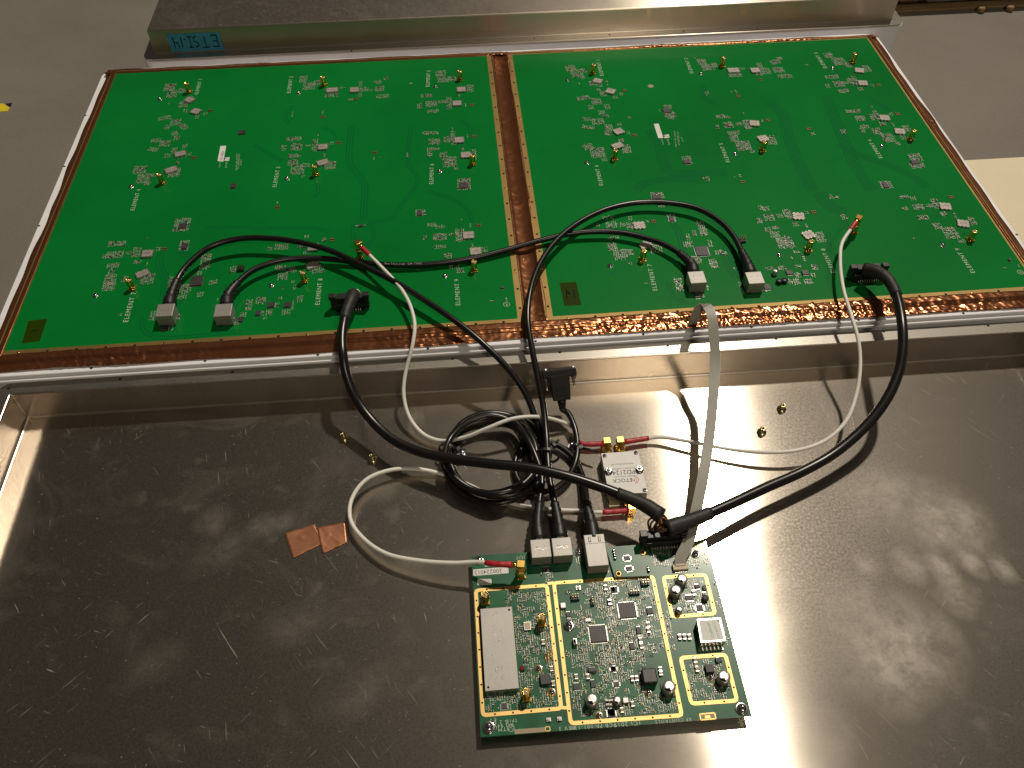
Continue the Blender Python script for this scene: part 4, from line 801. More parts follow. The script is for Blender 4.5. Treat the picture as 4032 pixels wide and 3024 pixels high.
# chips and modules
for (zid, x, y, w, h, t, both, pitch) in (('c3', 1975, 1380, 235, 235, 1.4, 1, .65), ('c4', 335, 1035, 240, 215, 1.4, 1, .65), ('c4', 145, 742, 88, 78, 1.0, 1, .7), ('c4', 1235, 857, 110, 66, 1.2, 0, .8), ('c4', 1385, 1005, 96, 82, 1.0, 1, .7), ('c4', 660, 1047, 84, 84, 1.5, 0, 1.0),
                                          ('c5', 610, 1030, 76, 76, 1.0, 1, .6), ('c5', 1660, 745, 88, 84, 1.1, 0, .8), ('c5', 1900, 705, 62, 100, 1.6, 0, 1.0), ('c4', 500, 1330, 60, 95, 1.6, 0, 1.0), ('c4', 400, 1560, 60, 90, 1.6, 0, 1.0), ('c6', 135, 490, 74, 68, 1.0, 1, .6), ('c6', 175, 712, 76, 66, 1.0, 1, .6),
                                          ('c6', 105, 1132, 105, 110, 1.2, 1, .7), ('c5', 2165, 1125, 96, 105, 1.2, 1, .7), ('c3', 1225, 447, 105, 60, 1.2, 0, .7), ('c3', 1542, 1102, 62, 66, 1.2, 0, 1.0), ('c4', 1350, 690, 66, 46, 1.6, 0, 1.2), ('c4', 1455, 715, 46, 66, 2.0, 0, 3), ('c6', 1660, 358, 84, 58, 2.2, 0, 3), ('c6', 1530, 480, 116, 110, 4.0, 0, 9), ('c5', 910, 380, 36, 40, 1, 0, 1), ('c5', 1890, 500, 110, 60, 2.6, 0, 1.2), ('c3', 2185, 740, 60, 70, 1.0, 1, .7), ('c5', 2190, 490, 60, 66, 1.0, 1, .7)):
    o = chip(CB, zid, x, y, w, h, ZB, t, True, bool(both), pitch); c, a, b = WR(zid, x, y, w, h, ZB + t); ko(c, a + 1.6, b + 1.6)
blk('power_inductor', 'c6', 658, 585, 210, 205, 7.5, 'black', bevel=0.8); c = W('c6', 658, 585, ZB + 7.56)
for k in range(4): text('-- --- -', 3.0, (c.x + 1, c.y + 5 - k * 3.4, ZB + 7.6), math.pi, CB, 'greyink')
blk('power_inductor', 'c5', 1205, 640, 146, 148, 3.2, 'chip', bevel=0.4)
blk('crystal_can', 'c3', 1465, 968, 88, 88, 2.6, 'mauve', bevel=0.6); blk('crystal_can', 'c6', 310, 943, 94, 88, 2.6, 'mauve', bevel=0.6); blk('crystal_can', 'c3', 1828, 1182, 82, 46, 1.4, 'mauve')
o, c, a, b = blk('oscillator', 'c3', 945, 1268, 104, 122, 1.8, 'silver', bevel=0.2); mb = MB(); mb.box((c.x, c.y, ZB + 1.84), (a * .78, b * .78, .3), 'beige'); mb.build('ceramic_lid', o, org=c, bevel=0.1)
o, c, a, b = blk('indicator_lamp', 'c5', 872, 480, 62, 66, 2.0, 'redlens', bevel=0.5)
for q in (('c5', 1297, 487), ('c5', 1322, 700), ('c6', 405, 632), ('c6', 468, 628), ('c6', 815, 500), ('c6', 818, 545), ('c5', 1655, 603), ('c5', 1825, 600), ('c6', 1318, 360), ('c6', 1330, 425), ('c6', 1345, 490), ('c4', 1165, 1425), ('c4', 1235, 1425), ('c4', 1300, 785), ('c4', 1450, 810), ('c6', 540, 155), ('c6', 525, 70), ('c5', 2105, 975), ('c5', 2165, 975), ('c4', 635, 1250), ('c4', 640, 1325), ('c4', 1095, 1425), ('c6', 95, 980), ('c6', 40, 980), ('c6', 410, 1000), ('c6', 255, 1090), ('c5', 1175, 100), ('c3', 2080, 710), ('c3', 2140, 915), ('c4', 80, 925)):
    o, c, a, b = blk('ceramic_capacitor', q[0], q[1], q[2], 44, 48, 2.0, 'tan', bevel=0.15)
    mb = MB()
    for s in (-1, 1): mb.box((c.x, c.y + s * (b / 2 + .35), ZB + .02), (a * 1.05, .75, 2.1), 'silver')
    mb.build('end_caps', o, org=c)
for (zid, x, y, r, h) in (('c4', 1130, 580, 4.3, 8.5), ('c4', 1040, 742, 4.4, 8.5), ('c4', 1088, 1022, 2.4, 5.5), ('c5', 1885, 932, 4.4, 9.0), ('c6', 945, 745, 4.7, 9.0), ('c6', 1740, 600, 4.7, 8.5), ('c6', 188, 945, 3.0, 5.5)):
    p = W(zid, x, y, ZB + h); p.z = ZB; electrolytic(CB, p, r, h); ko(p, 2.1 * r, 2.1 * r)
p = W('c4', 1465, 862, ZB + 3); p.z = ZB; mb = MB(); mb.lathe([(2.2, .05), (2.7, .4), (2.7, 2.8), (2.2, 3.2)], p, 'chip', 16); mb.build('drum_inductor', CB, org=p); ko(p, 6, 6)
# clock module
HM = 9.0; P = [W('c4', *q, ZB + HM) for q in ((1345, 1172), (1680, 1150), (1765, 1485), (1400, 1512))]; c = sum(P, Vector()) / 4; c.z = ZB
mb = MB(); mb.prism([(q.x, q.y) for q in reversed(P)], ZB + 2.4, ZB + HM, 'silver'); mo = mb.build('clock_module', CB, org=c, bevel=0.4); KO.append((min(q.x for q in P) - 1, max(q.x for q in P) + 1, min(q.y for q in P) - 6, max(q.y for q in P) + 1))
P2 = [q.lerp(c, 0.13) for q in P]; mb = MB(); mb.prism([(q.x, q.y) for q in reversed(P2)], ZB + HM + .02, ZB + HM + .25, 'sticker'); mb.build('module_label', mo, org=c, bevel=.1)
mb = MB(); mb.prism([(q.x, q.y) for q in reversed([q.lerp(c, .01) for q in P])], ZB + .9, ZB + 2.38, 'bare'); mb.build('module_base', mo, org=c)
mb = MB()
for k in range(6): mb.box((c.x - 7.5 + k * 3, min(q.y for q in P) - 1.6, ZB + .03), (1.0, 3.6, 1.0), 'silver')
mb.build('module_pins', mo, org=c)
text('PTC3HTC-LY', 2.3, (c.x + 4, c.y, ZB + HM + .3), math.radians(98), mo, 'greenink'); text('Collinear', 3.4, (c.x - .5, c.y, ZB + HM + .3), math.radians(98), mo, 'greenink'); text('- --', 1.8, (c.x - 4.5, c.y, ZB + HM + .3), math.radians(98), mo, 'greyink')
mb = MB(); p = c + Vector((7, 6.5, HM + .26)); mb.lathe([(0.6, 0), (.5, .06)], p, 'ink', 10); mb.build('index_dot', mo, org=c)
# mini usb socket
o, c, a, b = blk('usb_socket', 'c3', 1640, 1490, 62, 92, 4.0, 'silver', bevel=0.3); mb = MB(); mb.box((c.x - a * .1, c.y - .3, ZB + 4.05), (a * .55, b * .7, .14), 'hole'); mb.build('opening', o, org=c)
# headers
for (zid, x, y, nx, ny) in (('c3', 1640, 850, 3, 2), ('c3', 1890, 905, 1, 3), ('c4', 590, 640, 3, 2), ('c4', 435, 785, 4, 1)):
    p = W(zid, x, y, ZB + 2); p.z = ZB; header(CB, p, nx, ny, 5.5); ko(p, nx * 2 + 1, ny * 2 + 1)
# daughter board on the back edge
P = [W('c4', *q, ZB + 3) for q in ((20, 125), (548, 85), (672, 540), (150, 560))]; c = sum(P, Vector()) / 4; c.z = ZB + 1.2
mb = MB(); mb.prism([(q.x, q.y) for q in reversed(P)], ZB + 1.2, ZB + 2.8, 'dgreen'); db = mb.build('daughter_board', CB, org=c); KO.append((min(q.x for q in P), max(q.x for q in P), min(q.y for q in P), max(q.y for q in P)))
for (x, y) in ((328, 290), (358, 440)):
    q, a, b = WR('c4', x, y, 88, 58, ZB + 3); q.z = ZB + 2.8; put(chip_mesh(a, b, 1.0, True, .8, 'chip', True), 'chip', db, q)
for (x, y) in ((557, 206), (206, 512)):
    q = W('c4', x, y, ZB + 2.82); mb = MB(); mb.lathe([(2.9, 0.0), (2.9, .14), (1.8, .15)], q, 'gold', 18); mb.lathe([(1.6, 0), (1.6, .18), (1.2, .2)], q, 'hole', 14); mb.build('mounting_ring', db, org=c)
for k in range(4):
    q = W('c4', 132 + k * 7, 182 + k * 38, ZB + 2.8); mb = MB(); mb.lathe([(1.2, 0), (1.2, 1.6), (.7, 1.65)], q, 'black', 10); mb.lathe([(.6, 0), (.6, 1.72), (.3, 1.74)], q, 'silver', 8); mb.build('socket_pin', db, org=c)
for k in range(2):
    q = W('c4', 632 + k * 8, 436 + k * 40, ZB + 2.8); mb = MB(); mb.lathe([(1.2, 0), (1.2, 1.6), (.7, 1.65)], q, 'black', 10); mb.lathe([(.6, 0), (.6, 1.72), (.3, 1.74)], q, 'silver', 8); mb.build('socket_pin', db, org=c)
# power socket for both harnesses and the flat-cable connector
pc = W('b', 1130, 1440, ZB + 7); pc.z = ZB
power_socket(CB, pc, 29, 10); KO.append((pc.x - 20, pc.x + 20, pc.y - 9, pc.y + 9))
FF, a, b = WR('c4', 1105, 405, 225, 88, ZB + 3); FF.z = ZB
mb = MB(); mb.box((FF.x, FF.y, ZB + .05), (a, b, 3.0), 'beige'); mb.box((FF.x, FF.y + 1.2, ZB + 3.0), (a * .62, b * .35, .8), 'beige'); ffc = mb.build('flat_cable_connector', CB, org=FF, bevel=.25); ko(FF, a, b)
mb = MB()
for k in range(10): mb.box((FF.x - 4.5 + k * 1.0, FF.y - b / 2 - .6, ZB + .04), (.5, 1.5, .6), 'silver')
mb.build('contacts', ffc, org=FF)
# screws holding the board, inner screws with gold rings
for (zid, x, y, s) in (('c3', 240, 300, 1.35), ('c3', 1690, 185, 1.25), ('c3', 1545, 1248, 1.45), ('c4', 1325, 205, 1.25), ('c5', 382, 1330, 1.6), ('c6', 2002, 1055, 1.6)):
    p = W(zid, x, y, ZB + 3); p.z = ZB; screw(CB, p, s); ko(p, 7, 7)
for (zid, x, y) in (('c5', 1110, 487), ('c5', 1302, 827), ('c5', 1987, 1167), ('c6', 637, 842), ('c6', 1550, 612)):
    p = W(zid, x, y, ZB + .3); p.z = ZB; mb = MB(); mb.lathe([(3.3, .02), (3.3, .22), (2.4, .23)], p, 'gold', 18); mb.build('mounting_ring', CB, org=p); screw(CB, p + Vector((0, 0, .2)), .85); ko(p, 7, 7)
# stickers and legends
s, c, P = flat_quad('serial_sticker', CB, 'c3', [(158, 452), (668, 412), (676, 505), (162, 545)], ZB + .03, .14, 'sticker'); a = math.atan2((P[1] - P[0]).y, (P[1] - P[0]).x)
text('200224012', 5.0, c + Vector((-2.2, 0, .2)), math.pi + a, s, 'ink'); ko(c, 24, 6)
s, c, P = flat_quad('round_cornered_sticker', CB, 'c3', [(222, 600), (235, 592), (405, 588), (425, 596), (428, 660), (418, 670), (232, 680), (216, 670)], ZB + .03, .14, 'sticker')
text('CEB0820', 2.6, c + Vector((0, -1.1, .2)), math.pi, s, 'greyink'); text('FUT AP', 2.6, c + Vector((0, 1.4, .2)), math.pi, s, 'greyink'); ko(c, 10, 5)
flat_quad('small_sticker', CB, 'c3', [(325, 365), (440, 358), (432, 405), (330, 410)], ZB + .03, .14, 'sticker')
for (s, zid, x, y, sz) in (('OUT', 'c3', 862, 272, 4.2), ('IN', 'c3', 1618, 180, 3.6), ('E7', 'c3', 1615, 255, 3.0), ('ET', 'c5', 445, 1238, 4.4), ('5 2 S', 'c5', 560, 1265, 4.0), ('RU 94V-0', 'c5', 560, 1315, 3.8), ('STM-5', 'c5', 560, 1368, 4.0), ('TP19', 'c5', 722, 1240, 3.2), ('REV 3', 'c5', 1520, 1350, 4.0), ('11001-130', 'c5', 1790, 1330, 4.0), ('PCB PN', 'c5', 2080, 1312, 4.0), ('(C) 2019', 'c6', 330, 1290, 4.4), ('RF CONTROLS', 'c6', 1000, 1240, 3.4)):
    text(s, sz, W(zid, x, y, ZB + .06), math.pi + .0, CB, 'silk')
p = W('c5', 705, 1352, ZB + .06); mb = MB(); mb.tube([p + Vector((2.4 * math.cos(k * math.pi / 8), 2.4 * math.sin(k * math.pi / 8), 0)) for k in range(17)], .2, 'silk', 5); mb.tube([p + Vector((-1.2, -1, 0)), p + Vector((0, 1.2, 0)), p + Vector((1.2, -1, 0))], .2, 'silk', 5); mb.build('logo_ring', CB, org=p)
flat_quad('bare_strip', CB, 'c5', [(755, 1372), (1195, 1340), (1200, 1408), (762, 1440)], ZB + .02, .05, 'bare'); KO.append((W('c5', 755, 1400, ZB).x, W('c5', 1200, 1400, ZB).x, -852, -840))
def frame_mark(zid, x, y, w, h, m='gold', wd=.5):
    c, a, b = WR(zid, x, y, w, h, ZB + .05); mb = MB()
    for (dx, dy, sx, sy) in ((0, b / 2, a, wd), (0, -b / 2, a, wd), (a / 2, 0, wd, b), (-a / 2, 0, wd, b)): mb.box((c.x + dx, c.y + dy, ZB + .03), (sx, sy, .08), m)
    mb.build('gold_pad_outline', CB, org=c)
frame_mark('c5', 1240, 1364, 66, 60); frame_mark('c4', 1395, 48, 76, 36, wd=.9); frame_mark('c4', 1415, 132, 76, 36, wd=.9); frame_mark('c4', 1328, 92, 36, 62, wd=.9); frame_mark('c6', 1500, 1182, 220, 84, wd=.9)
flat_quad('bare_patch', CB, 'c6', [(1400, 1150), (1600, 1140), (1610, 1225), (1400, 1232)], ZB + .015, .03, 'bare')
blk('gold_pad', 'c6', 1498, 1188, 80, 40, .15, 'gold', bevel=0)
for (zid, x, y) in (('c5', 1255, 1228), ('c5', 1410, 1215), ('c3', 1687, 715)):
    o, c, a, b = blk('push_button', zid, x, y, 74, 60, 1.2, 'silver', bevel=.2); mb = MB(); mb.lathe([(1.3, 1.2), (1.3, 2.0), (1.0, 2.2)], c, 'sticker', 14); mb.build('button_cap', o, org=c)
for q in ((('c5', 1195, 285), ('c5', 1228, 410)), (('c5', 1235, 215), ('c5', 1272, 375)), (('c5', 1225, 815), ('c5', 1255, 945))):
    mb = MB(); a = cz(q[0], ZB + .08); b = cz(q[1], ZB + .08); mb.tube([a, b], .7, 'gold', 6); mb.tube([a + Vector((2, .2, 0)), b + Vector((2, .2, 0))], .7, 'gold', 6); mb.build('gold_jumper_bar', CB)
for q in ((('c6', 285, 445), ('c6', 380, 335)), (('c6', 655, 315), ('c6', 760, 200)), (('c6', 485, 535), ('c6', 560, 470)), (('c4', 480, 1165), ('c4', 560, 1050)), (('c6', 155, 175), ('c6', 200, 120)), (('c3', 1500, 812), ('c3', 1555, 745)), (('c5', 1920, 450), ('c5', 1960, 395)), (('c5', 2030, 445), ('c5', 2060, 400))):
    mb = MB(); a = cz(q[0], ZB + .1); b = cz(q[1], ZB + .1); mb.tube([a, b], .35, 'silver', 5); mb.tube([a + Vector((1.5, -.5, 0)), b + Vector((1.5, -.5, 0))], .35, 'silver', 5); mb.build('wire_bar', CB)
# dark traces and dense small parts
mb = MB()
for q in ([('c5', 1480, 255), ('c5', 1740, 262), ('c5', 1960, 275)], [('c5', 1960, 275), ('c5', 2000, 650)], [('c5', 1730, 600), ('c5', 1735, 480), ('c5', 1900, 450)], [('c6', 390, 335), ('c6', 650, 320)], [('c6', 640, 60), ('c6', 690, 260)], [('c6', 0, 285), ('c6', 430, 260), ('c6', 440, 235)], [('c5', 1620, 1010), ('c5', 2000, 985)], [('c4', 160, 180), ('c4', 545, 152)], [('c6', 1745, 760), ('c6', 1800, 920)], [('c6', 440, 1150), ('c6', 420, 900), ('c6', 350, 870)]):
    pts = [cz(p, ZB + .02 + .004 * len(mb.f)) for p in q]
    for a, b in zip(pts, pts[1:]): strokes(mb, [[(a.x, a.y, a.z), (b.x, b.y, b.z)]], lambda x, y, z: (x, y, z), .8, 'dtrace')
mb.build('dark_traces', CB, kind='stuff')
def fill(zid, pts, n, seed, z=ZB):
    rnd = random.Random(seed); P = [W(zid, x, y, z) for x, y in pts]; mb = MB(); used = {}; n = int(n * .85)
    k = 0
    for t in range(n * 8):
        u, v = rnd.random(), rnd.random(); p = P[0].lerp(P[1], u).lerp(P[3].lerp(P[2], u), v)
        if any(a < p.x < b and c < p.y < d for a, b, c, d in KO): continue
        if noise.noise(Vector((p.x * .16, p.y * .16, seed))) < -0.02: continue
        g = (round(p.x / 1.75), round(p.y / 1.5))
        if g in used: continue
        used[g] = 1; r = rnd.random()
        if r < .12: mb.lathe([(.45, .02), (.45, .2), (.2, .22)], (p.x, p.y, z), 'gold', 6)
        else: smd(mb, g[0] * 1.75, g[1] * 1.5, z, rnd.choices((0, 1, 2, 3, 4), (3.2, 4, 1.2, 1.4, .8))[0], rnd.choice((0, 1, 1)) * math.pi / 2, rnd.uniform(.55, .75))
        k += 1
        if k >= n: break
    mb.build('surface_mount_parts', CB, kind='stuff')
fill('c3', [(600, 780), (1190, 730), (1330, 1640), (790, 1659)], 560, 1); fill('c5', [(830, 20), (1310, 0), (1410, 1010), (360, 1100)], 800, 2)
fill('c5', [(350, 880), (850, 860), (860, 1100), (360, 1130)], 160, 3)
fill('c3', [(1760, 640), (2212, 600), (2212, 1600), (1650, 1620)], 620, 4); fill('c3', [(1400, 1060), (1800, 1040), (1850, 1250), (1650, 1300)], 90, 44)
fill('c4', [(30, 620), (660, 590), (900, 1640), (60, 1659)], 880, 5)
fill('c5', [(1500, 220), (2212, 170), (2212, 1130), (1640, 1200)], 420, 6); fill('c6', [(0, 20), (560, 0), (640, 1150), (0, 1190)], 620, 7); fill('c6', [(560, 820), (1000, 800), (1060, 1110), (560, 1140)], 240, 8)
fill('c4', [(930, 620), (1430, 580), (1560, 1060), (1000, 1110)], 300, 9); fill('c6', [(1170, 380), (1710, 340), (1870, 920), (1280, 960)], 260, 10)
fill('c4', [(640, 190), (1060, 180), (1080, 400), (700, 380)], 120, 12); fill('c4', [(1210, 260), (1450, 200), (1540, 400), (1240, 480)], 70, 13); fill('c4', [(840, 1030), (930, 1020), (1010, 1600), (930, 1620)], 110, 14)
fill('c3', [(1130, 480), (1300, 470), (1330, 630), (1200, 640)], 70, 15); fill('c3', [(1660, 270), (1740, 260), (1750, 380), (1670, 380)], 16, 16); fill('c3', [(2110, 300), (2212, 300), (2212, 480), (2130, 480)], 26, 17)
fill('c4', [(1540, 560), (1600, 560), (1830, 1660), (1780, 1660)], 26, 18)
# standoffs under the board
for (x, y) in ((CBX0 + 8, CBY0 + 8), (CBX1 - 8, CBY0 + 8), (CBX0 + 8, CBY1 - 8), (CBX1 - 8, CBY1 - 8)):
    mb = MB(); mb.lathe([(3, -48), (3, ZB - 1.8)], (x, y, 0), 'brass', 6); mb.build('standoff', CB)

# ================================================================== LOOSE FITTINGS IN THE TRAY
def standoff(zid, x, y, label):
    p = W(zid, x, y, -44); p.z = -48
    mb = MB(); mb.lathe([(4.3, 0), (4.3, 1.2), (3.9, 1.6), (2.6, 1.8), (2.6, 6.6), (2.2, 7.0), (1.6, 7.0), (1.6, 3.0)], p, 'brass', 20)
    o = mb.build('threaded_standoff', org=p, label=label, cat='standoff', group='standoffs in the tray floor')
    mb = MB(); mb.lathe([(1.55, 2.9), (1.55, 3.2)], p, 'hole', 12); mb.build('bore', o, org=p)
standoff('v', 742, 942, 'brassy threaded standoff left of the white cable loop, the upper left one')
standoff('v', 804, 988, 'brassy threaded standoff beside the thick black cable, above the white cable loop')
standoff('v', 1647, 929, 'brassy threaded standoff nearest to the ribbon cable on its right')
standoff('v', 1690, 879, 'brassy threaded standoff farthest right, close to the back wall of the tray')
def bolt(zid, x, y, label):
    p = W(zid, x, y, -42); p.z = -48
    o = thing('hex_bolt', p, label, 'bolt', 'bolts in the tray floor')
    mb = MB(); mb.lathe([(4.6, 0), (4.6, 1.0)], p, 'zinc', 20); mb.build('washer', o, org=p)
    mb = MB(); mb.lathe([(3.9, 1.0), (4.1, 1.3), (4.1, 3.6), (3.7, 4.0)], p, 'zinc', 6, smooth=False); mb.build('nut', o, org=p)
    mb = MB(); mb.lathe([(2.0, 4.0), (2.0, 8.5), (1.5, 9.0)], p, 'zinc', 14); mb.build('thread', o, org=p)
bolt('a', 608, 925, 'zinc bolt with nut inside the big cable coil'); bolt('a', 1800, 838, 'zinc bolt with nut between cable coil and aluminium divider')
for k, (pts, lab) in enumerate((([(615, 1152), (680, 1132), (700, 1172), (632, 1206)], 'copper foil square with dimple, the left of the pair on the tray'), ([(684, 1140), (747, 1128), (750, 1172), (697, 1196)], 'copper foil square, the right of the pair on the tray'))):
    P = [W('v', *q, -47.6) for q in pts]; c = sum(P, Vector()) / 4
    vs = []; fs = []; n = 14
    for i in range(n + 1):
        for j in range(n + 1):
            p = P[0].lerp(P[1], i / n).lerp(P[3].lerp(P[2], i / n), j / n); u = (i / n - .5, j / n - .5)
            z = -47.6 + .25 * noise.noise(p * .08) + .8 * max(0, abs(u[0]) * 2 - .8) + (.8 * math.exp(-((u[0] + .05 + .12 * k) ** 2 + (u[1] + .1) ** 2) * 420)) + (.5 if k else .1) * abs(noise.noise(Vector((p.x * .22 + p.y * .2, k * 5, 0)))) + .06 * abs(noise.noise(p * .35))
            vs.append((p.x + noise.noise(p * .3) * .7, p.y + noise.noise(p * .27 + Vector((5, 5, 5))) * .8, z + .3))
    for i in range(n):
        for j in range(n): a = i * (n + 1) + j; fs.append((a, a + n + 1, a + n + 2, a + 1))
    mb = MB(); mb.add(vs, fs, 'foilpink', True); o = mb.build('foil_patch', org=(c.x, c.y, -48), label=lab, cat='foil', group='copper foil squares'); so = o.modifiers.new('thickness', 'SOLIDIFY'); so.thickness = .0002

# ================================================================== POWER DIVIDER BOX
HB = 13.0; ZT = -48 + HB
P = [W('b', *q, ZT) for q in ((462, 512), (862, 484), (968, 940), (545, 952))]; c = sum(P, Vector()) / 4; c.z = -48
pd = thing('power_divider', c, 'small aluminium divider box with printed lid and gold connectors', 'divider box')
ex = (P[1] - P[0]).normalized(); ey = (P[0] - P[3]).normalized(); wpd = (P[1] - P[0]).length; hpd = (P[0] - P[3]).length; apd = math.atan2(ex.y, ex.x)
mb = MB(); mb.prism([(q.x, q.y) for q in reversed(P)], -47.9, ZT - 1.2, 'shield'); mb.build('body', pd, bevel=.4)
mb = MB(); mb.prism([(q.x, q.y) for q in reversed(P)], ZT - 1.15, ZT, 'lid'); lid = mb.build('lid', pd, bevel=.3)
def pdp(u, v, z): q = P[0].lerp(P[1], u).lerp(P[3].lerp(P[2], u), v); q.z = z; return q
for u, v in ((.08, .07), (.93, .05), (.94, .94), (.07, .93)): screw(lid, pdp(u, v, ZT - .6), .85)
for u, v in ((.10, .47), (.92, .47)):
    q = pdp(u, v, ZT); mb = MB(); mb.lathe([(3.6, 0), (3.6, .7)], q, 'zinc', 18); mb.lathe([(2.9, .7), (2.9, 3.0), (2.6, 3.3)], q, 'zinc', 6, smooth=False); mb.lathe([(1.5, 3.2), (1.5, 4.6), (1.1, 5.0)], q, 'zinc', 12); mb.build('nut_and_stud', pd)
for (s, u, v, sz, ink) in (('instockwireless.com', .5, .30, 2.5, 'ink'), ('DIVIDER/COMBINER', .5, .405, 2.4, 'greyink'), ('PD2124', .5, .495, 6.2, 'ink'), ('wireless components', .5, .60, 2.2, 'ink'), ('STOCK', .42, .69, 5.4, 'ink'), ('IN', .72, .69, 5.0, 'redink')):
    text(s, sz, pdp(u, v, ZT + .03), math.pi + apd, lid, ink)
q0 = pdp(.74, .69, ZT + .04); mb = MB(); mb.tube([q0 + Vector((3.4 * math.cos(t), 3.4 * math.sin(t), 0)) for t in [k * math.pi / 8 - math.pi / 2 for k in range(9)]], .25, 'redink', 5); mb.build('logo_arc', lid)
flat, c2, _ = flat_quad('foam_spacer', pd, 'b', [(545, 975), (660, 975), (660, 1100), (545, 1110)], -48, 3.0, 'beige')
def port(zid, x, y, side):
    q = W(zid, x, y, -48 + 6.5); mb = MB(); R = Matrix.Rotation(math.radians(-90 * side), 3, 'X')
    mb.lathe([(3.2, 0), (3.2, 2.0), (2.6, 2.2), (2.6, 4), (3.9, 4.2), (3.9, 8.0), (3.4, 8.4)], q, 'brightgold', 8, mtx=R, smooth=False); mb.build('coaxial_port', pd); return q
pA = port('b', 545, 505, 1); pB = port('b', 690, 495, 1); pC = port('b', 745, 985, -1)

# ================================================================== CABLES
def V(*p): return W('v', p[0], p[1], p[2])
def plug_tube(mb, path, n, r0, r1, m):   # strain relief with ribs over the first n points
    rad = []
    for i in range(n):
        t = i / (n - 1); r = r0 + (r1 - r0) * min(1, t * 1.15); rad.append(r * (0.82 if (t > .36 and i % 2) else 1.0))
    mb.tube(path[:n], rad, m, 14)
def ethernet(name, label, pts, jack0, jack1, rad=2.95, group='black network cables', end0=True, end1=True):
    path = smooth_path(pts, 2.4)
    o = thing(name, path[len(path) // 2], label, 'cable', group)
    mb = MB(); mb.tube(path, rad, 'rubber', 14); mb.build('jacket', o)
    for (j, pth, on) in ((jack0, path, end0), (jack1, path[::-1], end1)):
        if not on: continue
        mb = MB(); n = 14; plug_tube(mb, pth, n, 6.9, 4.2, 'boot'); b = mb.build('plug_boot', o)
        mb = MB(); q = Vector((j.x, j.y + 10.2, j.z + 6.6)); mb.box((q.x, q.y - 3.0, q.z - 4.0), (11.6, 10.0, 8.0), 'boot'); mb.build('plug_body', o, bevel=.4)
        mb = MB(); mb.box((q.x, q.y + .5, q.z + 4.3), (5.6, 10.5, 1.1), 'clear'); mb.build('latch_tab', o, bevel=.2)
    return o, path
def jend(j): # three points leaving a jack towards the back
    return [Vector((j.x, j.y + 11, j.z + 6.8)), Vector((j.x, j.y + 24, j.z + 8.5))]
J = JL
# left board to right board
zid = 'v'
o, pEB = ethernet('network_cable', 'black network cable bridging from the left big board to the right big board',
    jend(J[1]) + [V(512, 612, 10), V(550, 582, 11), V(610, 562, 10), V(690, 558, 7), V(770, 566, 5), V(860, 573, 5), V(945, 569, 4.5), V(1025, 557, 4.5), V(1105, 537, 5), V(1180, 516, 6.5), V(1255, 502, 8), V(1335, 502, 8), V(1400, 516, 8), V(1450, 536, 9)] + list(reversed(jend(J[2]))), J[1], J[2])
# left board -> coil -> control board
ccx, ccy = 1066, 990
coil = []
for k in range(50):
    a = math.radians(-35 + k * 30); q = 1.0 + 0.055 * math.sin(k * .61 + .4) - 0.03 * ((k // 12) % 3)
    coil.append(V(ccx + (112 - 5 * (k // 12)) * q * math.cos(a) + 3 * math.sin(k * 1.7), ccy + (94 - 3 * (k // 12)) * q * math.sin(a) + 3 * math.cos(k * 1.3) - 2 * (k // 12), -43.5 + 4.8 * (k // 12) + 1.6 * math.sin(k * 2.1)))
o, pEA = ethernet('network_cable', 'black network cable from the leftmost jack into the big tied coil',
    jend(J[0]) + [V(390, 592, 11), V(415, 563, 13), V(455, 533, 15), V(515, 516, 16), V(585, 515, 16), V(650, 524, 15.5), V(715, 542, 15), V(780, 572, 14), V(850, 607, 14), V(920, 650, 13), V(990, 698, 11), V(1050, 748, 5), V(1105, 805, -7), V(1138, 855, -19), V(1157, 905, -28)] + coil[1:] + [V(1170, 1030, -26), V(1165, 1085, -27)] + list(reversed(jend(J[4]))), J[0], J[4])
o, pEC = ethernet('network_cable', 'black network cable arching over the right board and down the tray to the small board',
    jend(J[3]) + [V(1604, 548, 9), V(1586, 512, 9.5), V(1555, 478, 10), V(1505, 450, 10), V(1440, 438, 10), V(1375, 438, 10), V(1310, 452, 11), V(1250, 481, 12.5), V(1200, 522, 14), V(1165, 573, 15), V(1145, 632, 15), V(1140, 692, 11), V(1150, 757, 2), V(1162, 815, -8), V(1174, 880, -19), V(1180, 940, -24), V(1183, 990, -24), V(1188, 1040, -26), V(1198, 1085, -28)] + list(reversed(jend(J[5]))), J[3], J[5])
# serial cable with D plug
jc_end = [Vector((JC.x, JC.y + 12, ZB + 6.8)), Vector((JC.x, JC.y + 27, ZB + 8.5))]
dT = V(1207, 800, -3); dB = V(1213, 862, -24); dd = (dB - dT).normalized()
sp = [dB - dd * 2, dB + dd * 10, V(1225, 890, -33), V(1240, 920, -36), V(1247, 955, -37), V(1244, 995, -37), V(1228, 1030, -39), V(1200, 1055, -41), V(1165, 1063, -42), V(1130, 1050, -43), V(1112, 1015, -43), V(1122, 975, -43), V(1155, 955, -42), V(1195, 958, -42), V(1235, 985, -42), V(1257, 1025, -40), V(1266, 1070, -34)] + [Vector((JC.x - 1.0, JC.y + 42, ZB + 8.6))] + list(reversed(jc_end))
path = smooth_path(sp, 2.4)
se = thing('serial_cable', path[0], 'black serial cable with D shaped plug leaning on the back wall of the tray', 'cable')
mb = MB(); mb.tube(path, 2.75, 'rubber', 14); mb.build('jacket', se)
mb = MB(); plug_tube(mb, path[::-1], 16, 6.9, 4.2, 'boot'); mb.build('plug_boot', se)
mb = MB(); mb.box((JC.x, JC.y + 10.0, ZB + 2.6), (11.6, 12.0, 8.0), 'boot'); mb.build('plug_body', se, bevel=.4)
